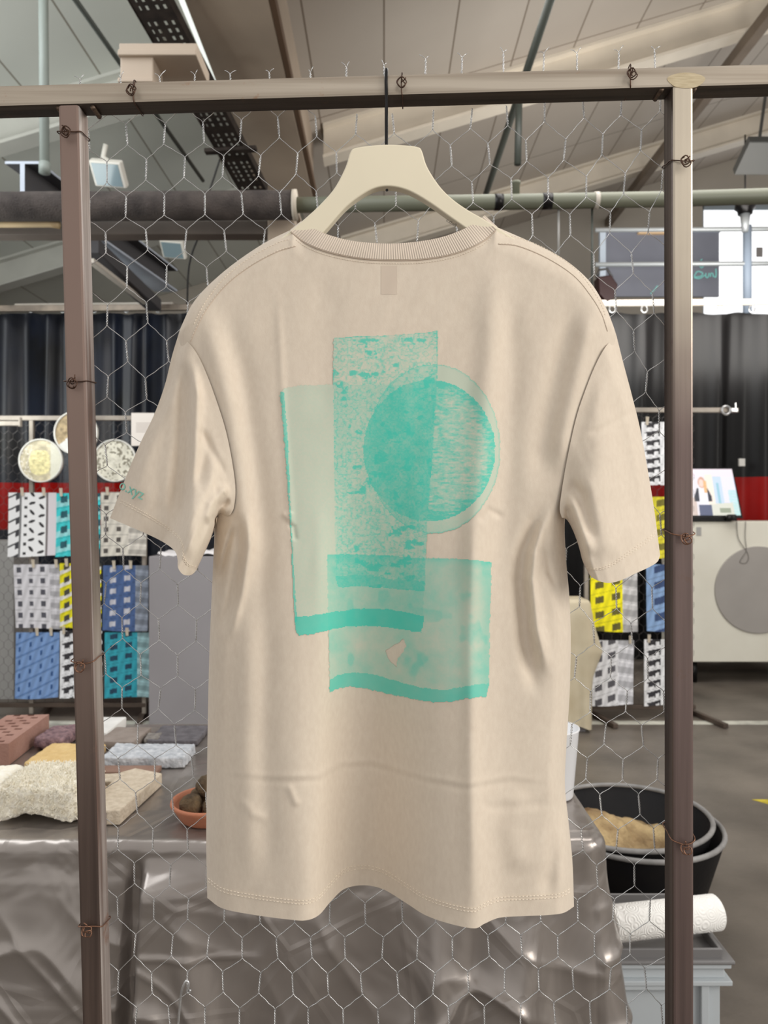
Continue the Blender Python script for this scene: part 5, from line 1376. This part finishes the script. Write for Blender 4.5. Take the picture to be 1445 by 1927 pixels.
# white cabinet with grey disc
d = 6.05; M['cab'] = mat('white_cabinet_paint', (224, 220, 206), 0.6, vscale=3, rgb2=(214, 209, 194))
cbx0, cbx1 = X(1296, d), X(1600, d); cz0, cz1 = Z(1246, d), Z(981, d)
cb = thing('white_cabinet', 'white cabinet with a large grey disc standing at the right', 'cabinet', ((cbx0 + cbx1) / 2, d + .3, 0))
bm = NB(); box(bm, (cbx0, d, cz0), (cbx1, d + 0.6, cz1), 0.008); obj('carcass', bm, M['cab'], cb)
bm = NB(); lathe(bm, [(0, 0), (82 * d / F, 0), (82 * d / F, 0.012), (82 * d / F - 0.004, 0.015), (0, 0.015)], (X(1426, d), d + 0.002, Z(1110, d)), 72, mtx=Matrix.Rotation(PI / 2, 3, 'X')); tag(obj('front_disc', bm, mat('grey_disc_paint', (160, 154, 148), 0.6, var=0.06, vscale=3), cb), 'large grey disc')
bm = NB(); box(bm, (X(1310, d), d - 0.004, Z(1008, d)), (X(1319, d), d + 0.001, Z(992, d))); tag(obj('front_sticker', bm, M['greyl'], cb), 'small grey sticker')
for q in (1312, 1580):
    for yy in (d + 0.08, d + 0.5):
        bm = NB(); lathe(bm, [(0, 0), (0.03, 0), (0.03, cz0), (0, cz0)], (X(q, d), yy, 0), 16); obj('foot', bm, M['curtain'], cb, True)
# screen with picture
d = 6.0
def scr(u, v):
    n_ = len(u); o = np.tile(C(226, 222, 230), (n_, 1))
    o[v < 0.16] = (238, 224, 236)
    m_ = (v > 0.12) & (u > 0.46) & (u < 0.60); o[m_] = (240, 228, 218)
    m_ = (v > 0.16) & (u > 0.60) & (u < 0.80) & (v < 0.82); o[m_] = (196, 214, 234)
    m_ = (v > 0.3) & (u > 0.66) & (u < 0.70) & (v < 0.75); o[m_] = (150, 196, 214)
    m_ = (v > 0.16) & (u > 0.76) & (v < 0.75); o[m_] = (226, 226, 246)
    m_ = (u > 0.85) & (v > 0.45) & (((u * 23 + v * 31) % 1) > 0.35); o[m_] = (170, 222, 222)
    m_ = (u < 0.27) & (v > 0.62); o[m_] = (206, 190, 184)
    m_ = (v > 0.76 - 0.1 * (u - .5)) & (u > 0.50) & (u < 0.90) ; o[m_] = (214, 216, 206)
    m_ = (v > 0.84) & (u > 0.66) & (u < 0.84) & (v < 0.94); o[m_] = (150, 158, 140)
    pu, pv = u - 0.39, v                                        # person with long fair hair, black jacket
    m_ = (np.abs(pu) < 0.155) & (pv > 0.42) & (pv < 0.70); m_ &= np.abs(pu) < 0.09 + 0.35 * (pv - 0.40); o[m_] = (46, 48, 62)
    m_ = (np.abs(pu - 0.01) < 0.075) & (pv > 0.40) & (pv < 0.80); o[m_] = (232, 232, 240)
    m_ = (np.abs(pu - 0.02) < 0.115) & (pv > 0.77); o[m_] = (86, 94, 122)
    m_ = ((pu + 0.0) / 0.065) ** 2 + ((pv - 0.29) / 0.12) ** 2 < 1; o[m_] = (206, 160, 140)
    m_ = (pu > 0.03) & (pu < 0.085) & (pv > 0.26) & (pv < 0.52); o[m_] = (224, 180, 130)
    m_ = ((pu + 0.005) / 0.042) ** 2 + ((pv - 0.305) / 0.085) ** 2 < 1; o[m_] = (240, 206, 198)
    return o
M['scr'] = mat('lit_screen', (255, 255, 255), 0.3, attr='Col', emit=((255, 255, 255), 0.22))
mo = thing('monitor', 'flat screen on the white cabinet showing a person in a black jacket', 'monitor', (X(1345, d), d + 0.1, cz1))
def ssf(u, v): return Vector((X(1290, d) + (X(1391, d) - X(1290, d)) * u + 0.042 * v * 1.0 * u, d + 0.13 - 0.07 * v, Z(881, d) + (Z(970, d) - Z(881, d)) * v))
painted = painted_sheet('picture', ssf, 90, 70, scr, M['scr'], mo)
bm = NB(); c4 = [ssf(-0.03, -0.03), ssf(1.03, -0.03), ssf(1.03, 1.06), ssf(-0.03, 1.06)]; prism(bm, c4, (0, 0.006, 0), (0, 0.035, 0.0)); obj('casing', bm, M['curtain'], mo)
bm = NB(); box(bm, (X(1296, d), d + 0.03, cz1), (X(1380, d), d + 0.20, cz1 + 0.03), 0.004); obj('stand', bm, M['curtain'], mo)
bm = NB(); lathe(bm, [(0, 0), (0.024, 0), (0.026, 0.004), (0.026, 0.03), (0.018, 0.034), (0, 0.034)], P(1373, 974, d) + Vector((0, 0.02, 0)), 24, mtx=Matrix.Rotation(PI / 2, 3, 'X'))
box(bm, P(1381, 980, d) + Vector((-0.01, 0.0, 0)), P(1381, 968, d) + Vector((0.02, 0.05, 0.0)), 0.004); box(bm, P(1373, 980, d) + Vector((-0.02, -0.01, 0.0)), P(1381, 976, d) + Vector((0.02, 0.05, 0.004)), 0.002)
tag(obj('webcam', bm, M['hookm'], None, True), 'small round black device in front of the lit screen', 'device')
bm = NB(); dd = 6.035
tube(bm, [P(a, b, dd) for a, b in catmull([(1386, 979), (1387, 1000), (1390, 1015), (1398, 1028), (1406, 1040), (1408, 1052), (1402, 1060), (1392, 1058), (1397, 1048), (1404, 1035), (1402, 1010), (1403, 981)], 6)], 0.0032, 6)
tag(obj('cable', bm, mat('grey_cable', (120, 114, 108), 0.6), None, True), 'thin grey cable hanging down the white cabinet front', 'cable')

# ================================================================== OVERHEAD STEEL, PIPES, LAMPS
M['lag'] = mat('dark_pipe_lagging', (84, 76, 72), 0.95, vscale=9, rgb2=(52, 46, 44), bump=0.9, bscale=120, bdist=0.01)
d = 4.0
bm = NB(); tube(bm, [P(-700, 393, d), P(0, 389, d), P(280, 388, d), P(553, 386, d)], 0.076, 24)
LG = obj('lagged_pipe', bm, M['lag'], None, True); tag(LG, 'thick black lagged pipe running across on the left behind the frame', 'pipe')
bm = NB(); tube(bm, [P(551, 386, d), P(559, 386, d)], 0.080, 24); tag(obj('end_collar', bm, mat('pale_collar', (186, 176, 160), 0.6), LG, True), 'pale end collar')
M['greenpipe'] = mat('green_painted_pipe', (112, 113, 96), 0.5, vscale=2, rgb2=(98, 101, 86))
bm = NB(); tube(bm, [P(556, 386, d), P(900, 381, d), P(1250, 375, d), P(1445, 369, d), P(2100, 350, d)], 0.041, 24)
GP = obj('green_pipe', bm, M['greenpipe'], None, True); tag(GP, 'long olive green pipe running across behind the hanger', 'pipe')
def pband(px, w_, m, r=0.043):
    cy = np.interp(px, [556, 900, 1250, 1445], [386, 381, 375, 369]); bm = NB(); tube(bm, [P(px - w_, cy, d), P(px + w_, cy, d)], r, 24); return obj('pipe_band', bm, m, GP, True)
pband(938, 8, M['hookm']); pband(1029, 9, M['hookm']); pband(1122, 4, M['stripw'], 0.045)
bm = NB(); lathe(bm, [(0, 0), (0.02, 0), (0.02, 0.06), (0.024, 0.062), (0.024, 0.075), (0, 0.08)], P(971, 368, d), 16); obj('pipe_stub', bm, M['greenpipe'], GP, True)
bm = NB(); bar(bm, P(-700, 437, 4.2), P(506, 434, 4.2), 0.10, 0.075, (0, 0, 1), 0.004); tag(obj('steel_channel', bm, mat('brown_channel', (104, 94, 86), 0.6, var=0.2, vscale=4)), 'grey brown steel channel under the lagged pipe', 'beam')
bm = NB(); tube(bm, [P(-600, 424, 4.05), P(95, 421, 4.05), P(112, 424, 4.05)], 0.020, 14); tag(obj('tan_pipe', bm, mat('tan_pipe_paint', (196, 172, 132), 0.6, var=0.12, vscale=5), None, True), 'short tan pipe just below the lagged pipe at left', 'pipe')
bm = NB(); box(bm, P(503, 470, 4.14), P(556, 396, 4.14) + Vector((0, 0.3, 0)), 0.01); box(bm, P(497, 402, 4.12), P(562, 394, 4.12) + Vector((0, 0.34, 0)), 0.004)
tag(obj('steel_bracket', bm, M['boxbeam']), 'beige bracket below the end of the lagged pipe', 'bracket')
# I-beam receding on the left
M['ibeam'] = mat('blue_grey_ibeam', (176, 184, 196), 0.5, vscale=3, rgb2=(160, 166, 178))
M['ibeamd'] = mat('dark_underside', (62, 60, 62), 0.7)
xb, zb2 = X(42, 4.5), Z(336, 4.5)
bm = NB(); hw, hh, tf, tw = 0.105, 0.105, 0.016, 0.014
prof = [(-hw, hh), (hw, hh), (hw, hh - tf), (tw, hh - tf), (tw, -hh + tf), (hw, -hh + tf), (hw, -hh), (-hw, -hh), (-hw, -hh + tf), (-tw, -hh + tf), (-tw, hh - tf), (-hw, hh - tf)]
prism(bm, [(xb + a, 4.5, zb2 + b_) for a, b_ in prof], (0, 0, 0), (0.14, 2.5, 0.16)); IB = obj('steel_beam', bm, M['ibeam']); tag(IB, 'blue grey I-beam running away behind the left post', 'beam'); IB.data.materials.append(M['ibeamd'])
for p_ in IB.data.polygons:  # web side and flange underside get shade as a dark colour
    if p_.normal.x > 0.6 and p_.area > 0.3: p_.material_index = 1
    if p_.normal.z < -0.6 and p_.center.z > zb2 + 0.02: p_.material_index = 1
bm = NB(); bar(bm, P(168, 462, 5.2), P(290, 574, 6.7), 0.13, 0.10, (0, 0, 1), 0.004); tag(obj('cable_duct', bm, M['ibeamd']), 'dark duct running beside the blue grey I-beam', 'duct')
bm = NB(); bar(bm, P(170, 490, 5.1), P(280, 574, 6.6), 0.05, 0.03, (0, 0, 1), 0.003); tag(obj('light_batten', bm, M['stripw']), 'thin white batten below the dark duct at left', 'batten')
# cable tray
M['tray'] = mat('rusty_dark_tray', (62, 52, 46), 0.6, 0.3, var=0.4, vscale=14)
A0, A1 = P(246, -60, 4.2), P(478, 362, 6.6); dr = (A1 - A0).normalized(); sd = dr.cross(Vector((0, 0, 1))).normalized(); up = sd.cross(dr)
bm = NB(); L = (A1 - A0).length; wd = 0.24; nl, nw = int(L / 0.016), 15
vv = {}
for j in range(nl + 1):
    for i in range(nw + 1): vv[(i, j)] = bm.verts.new(A0 + dr * (L * j / nl) + sd * (wd * (i / nw - 0.5)))
for j in range(nl):
    for i in range(nw):
        if (i in (2, 5, 9, 12)) and (j % 4 in (1, 2)) and (j // 4) % 6 not in (5,): continue
        bm.faces.new((vv[(i, j)], vv[(i + 1, j)], vv[(i + 1, j + 1)], vv[(i, j + 1)]))
for s in (-1, 1): bar(bm, A0 + sd * (s * wd / 2) + up * 0.03, A1 + sd * (s * wd / 2) + up * 0.03, 0.006, 0.07, up)
for t in (0.42, 0.72): bar(bm, A0 + dr * L * t + sd * -0.2 - up * 0.02, A0 + dr * L * t + sd * 0.22 - up * 0.02, 0.05, 0.03, up)
tag(obj('cable_tray', bm, M['tray']), 'dark perforated cable tray sloping away under the left ceiling', 'cable tray')
bm = NB(); bar(bm, P(328, -40, 4.9), P(452, 260, 7.0), 0.05, 0.03, (0, 0, 1)); tag(obj('light_strip', bm, mat('bright_tube', (240, 246, 240), 0.4, emit=((240, 246, 240), 0.8))), 'bright narrow light strip beside the cable tray', 'lamp')
# bracket beam above the rail
d = 3.6; bm = NB()
box(bm, P(224, 99, d), P(371, 81, d) + Vector((0, 0.25, 0)), 0.004); box(bm, P(224, 108, d) + Vector((0, -0.02, 0)), P(371, 97, d) + Vector((0, 0.27, 0)), 0.004)
box(bm, P(226, 152, d), P(288, 106, d) + Vector((0, 0.16, 0)), 0.006); box(bm, P(224, 158, d) + Vector((0, -0.02, 0)), P(290, 150, d) + Vector((0, 0.2, 0)), 0.003)
tag(obj('bracket_beam', bm, M['boxbeam']), 'stubby beige beam end with a flange, above the rail at left', 'beam')
# hanging and drop pipes
M['pipeg'] = mat('grey_green_pipe', (140, 148, 142), 0.5, var=0.1, vscale=3)
M['piped'] = mat('dark_green_pipe', (58, 62, 56), 0.5, var=0.1, vscale=3)
def hpipe(name, label, a, b_, r, m):
    bm = NB(); tube(bm, [a, b_], r, 16); return tag(obj(name, bm, m, None, True), label, 'pipe')
hpipe('drop_pipe', 'pale grey green pipe hanging down left of the left post', P(84, 322, 4.2), P(81, -80, 4.2), 0.026, M['pipeg'])
bm = NB(); tube(bm, [P(84, 326, 4.2), P(84, 306, 4.2)], 0.031, 16); obj('socket', bm, M['pipeg'], bpy.data.objects['drop_pipe'], True)
hpipe('ceiling_conduit', 'thin dark conduit running away under the left ceiling', P(128, -20, 4.0), P(382, 340, 6.6), 0.016, M['piped'])
hpipe('ceiling_pipe', 'dark green pipe running away above the right part of the rail', P(1042, -20, 4.6), P(912, 372, 7.2), 0.028, M['piped'])
hpipe('drop_pipe', 'dark grey stub pipe hanging below the rail right of the hanger', P(974, 310, 5.6), P(977, 173, 5.6), 0.026, M['piped'])
hpipe('hanger_rod', 'thin dark rod hanging from the green pipe at the pale band', P(1114, 600, 4.02), P(1114, 390, 4.02), 0.006, M['piped'])
hpipe('hanger_rod', 'thin grey rod hanging from the green pipe left of the blackboards', P(1051, 480, 4.03), P(1051, 395, 4.03), 0.006, M['greyl'])
bm = NB(); tube(bm, [Vector(p) for p in catmull([tuple(P(a, b_, 4.6)) for a, b_ in ((414, 300), (404, 330), (392, 372), (398, 410), (372, 450), (356, 500), (352, 572))], 6)], 0.006, 6); tag(obj('power_cable', bm, M['hookm'], None, True), 'loose dark cable hanging from the cable tray end', 'cable')
# floodlights
M['lamph'] = mat('pale_lamp_housing', (214, 210, 200), 0.5); M['lampg'] = mat('lamp_glass_blue', (128, 146, 152), 0.15, spec=0.8)
def flood(px, py, d, s, label):
    t = thing('floodlight', label, 'lamp', P(px, py, d), 'floodlights under the left ceiling')
    c = P(px, py, d); bm = NB(); mt = Matrix.Translation(c) @ Matrix.Rotation(-0.75, 4, 'X') @ Matrix.Rotation(0.18, 4, 'Y')
    box(bm, (-0.13 * s, -0.10 * s, -0.01), (0.13 * s, 0.10 * s, 0.05 * s), 0.01, mt); obj('housing', bm, M['lamph'], t)
    bm = NB(); box(bm, (-0.11 * s, -0.085 * s, -0.014), (0.11 * s, 0.085 * s, -0.008), 0.001, mt); obj('glass', bm, M['lampg'], t)
    bm = NB(); tube(bm, [c + Vector((0, 0.02, 0.04 * s)), c + Vector((-0.03 * s, 0.05, 0.14 * s)), c + Vector((-0.06 * s, 0.06, 0.16 * s)), c + Vector((-0.04 * s, 0.06, 0.26 * s))], 0.02 * s, 8); obj('bracket', bm, M['lamph'], t, True)
flood(203, 328, 5.5, 0.95, 'pale floodlight just right of the left post, above the lagged pipe')
flood(325, 470, 7.6, 0.95, 'smaller looking floodlight below the lagged pipe')
bm = NB(); mt = Matrix.Translation(P(1425, 295, 6.4)) @ Matrix.Rotation(-0.5, 4, 'X')
box(bm, (-0.14, -0.16, -0.03), (0.3, 0.16, 0.05), 0.01, mt); bar(bm, P(1425, 290, 6.4), P(1440, 180, 6.6), 0.02, 0.02, (0, 1, 0)); tag(obj('ceiling_luminaire', bm, mat('grey_luminaire', (62, 62, 60), 0.5)), 'grey rectangular lamp hanging at the upper right edge', 'lamp')
# blackboards and railing beyond the curtain
d = 8.4
M['slateboard'] = mat('blackboard_slate', (104, 106, 116), 0.6, vscale=2, rgb2=(94, 96, 106))
M['chalk'] = mat('teal_chalk', (120, 196, 190), 0.8)
BBd = thing('blackboard', 'large grey blackboard with chalk scribble behind the right post', 'blackboard', P(1245, 556, d))
bm = NB(); box(bm, P(1140, 558, d), P(1353, 436, d) + Vector((0, 0.03, 0))); obj('board', bm, M['slateboard'], BBd)
bm = NB(); box(bm, P(1128, 580, d) + Vector((0, -0.02, 0)), P(1139, 430, d) + Vector((0, 0.04, 0))); box(bm, P(1128, 437, d) + Vector((0, -0.02, 0)), P(1355, 432, d) + Vector((0, 0.04, 0))); obj('board_frame', bm, mat('pale_blue_frame', (170, 180, 192), 0.5), BBd)
for st in ([(1306, 520), (1312, 511), (1322, 514), (1318, 520), (1306, 522), (1316, 524), (1326, 518)], [(1328, 514), (1328, 521), (1332, 522), (1334, 514)], [(1337, 521), (1337, 515), (1341, 515), (1342, 521)], [(1347, 506), (1347, 521), (1343, 520)], [(1316, 500), (1320, 504), (1324, 500)], [(1318, 490), (1321, 488)], [(1224, 553), (1232, 545), (1237, 538)]):
    bm = NB(); tube(bm, [P(a, b_, d - 0.004) for a, b_ in catmull(st, 4)], 0.006, 5); obj('chalk_stroke', bm, M['chalk'], BBd)
bm = NB(); box(bm, P(1199, 442, d) + Vector((0, -0.05, 0)), P(1262, 432, d)); tag(obj('wood_block', bm, mat('tan_wood_block', (208, 176, 138), 0.6)), 'tan wooden piece on top of the blackboard', 'wood piece')
RA = thing('guard_rail', 'grey pipe guard rail crossing in front of the blackboard', 'railing', (X(1300, 8.0), 8.0, Z(575, 8.0)))
M['galv'] = mat('galvanised_rail', (176, 180, 182), 0.4, 0.4)
for py in (432, 497):
    bm = NB(); tube(bm, [P(1120, py + 1, 8.0), P(1900, py - 4, 8.0)], 0.024, 12); obj('rail', bm, M['galv'], RA, True)
for px in (1406, 1700):
    bm = NB(); tube(bm, [P(px, 590, 8.0), P(px, 425, 8.0)], 0.045, 14); obj('post', bm, mat('blue_grey_post', (158, 172, 190), 0.5), RA, True)
bm = NB(); c = P(1402, 392, 7.6); lathe(bm, [(0, 0.12), (0.09, 0.10), (0.10, 0.0), (0.075, -0.02), (0.07, -0.06), (0, -0.065)], c, 24)
HL_ = obj('bell_lamp', bm, M['hookm'], None, True); tag(HL_, 'black bell lamp hanging in front of the bright window', 'lamp')
bm = NB(); tube(bm, [c + Vector((0, 0, -0.06)), c + Vector((0, 0, -0.24))], [0.05, 0.03], 12); obj('lamp_cage', bm, M['galv'], HL_, True)
bm = NB(); tube(bm, [c + Vector((0, 0, 0.1)), c + Vector((0, 0, 0.75))], 0.008, 6); obj('cord', bm, M['hookm'], HL_, True)
# dark red spotlight on the curtain rail
d = 6.8; bm = NB(); c = P(1142, 543, d)
prism(bm, [P(1126, 520, d), P(1150, 517, d), P(1163, 535, d), P(1156, 560, d), P(1143, 568, d), P(1128, 552, d)], (0, 0, 0), (0, 0.16, 0), 0.01)
SP_ = obj('spotlight', bm, mat('dark_red_lamp', (22, 6, 6), 0.4, spec=0.15), None, False); tag(SP_, 'dark red black spotlight above the curtain beside the right shoulder', 'lamp')
bm = NB(); tube(bm, [P(1122, 522, d + .08), P(1128, 508, d + .08), P(1142, 506, d + .08), P(1152, 522, d + .08)], 0.012, 8); obj('yoke', bm, M['hookm'], SP_, True)
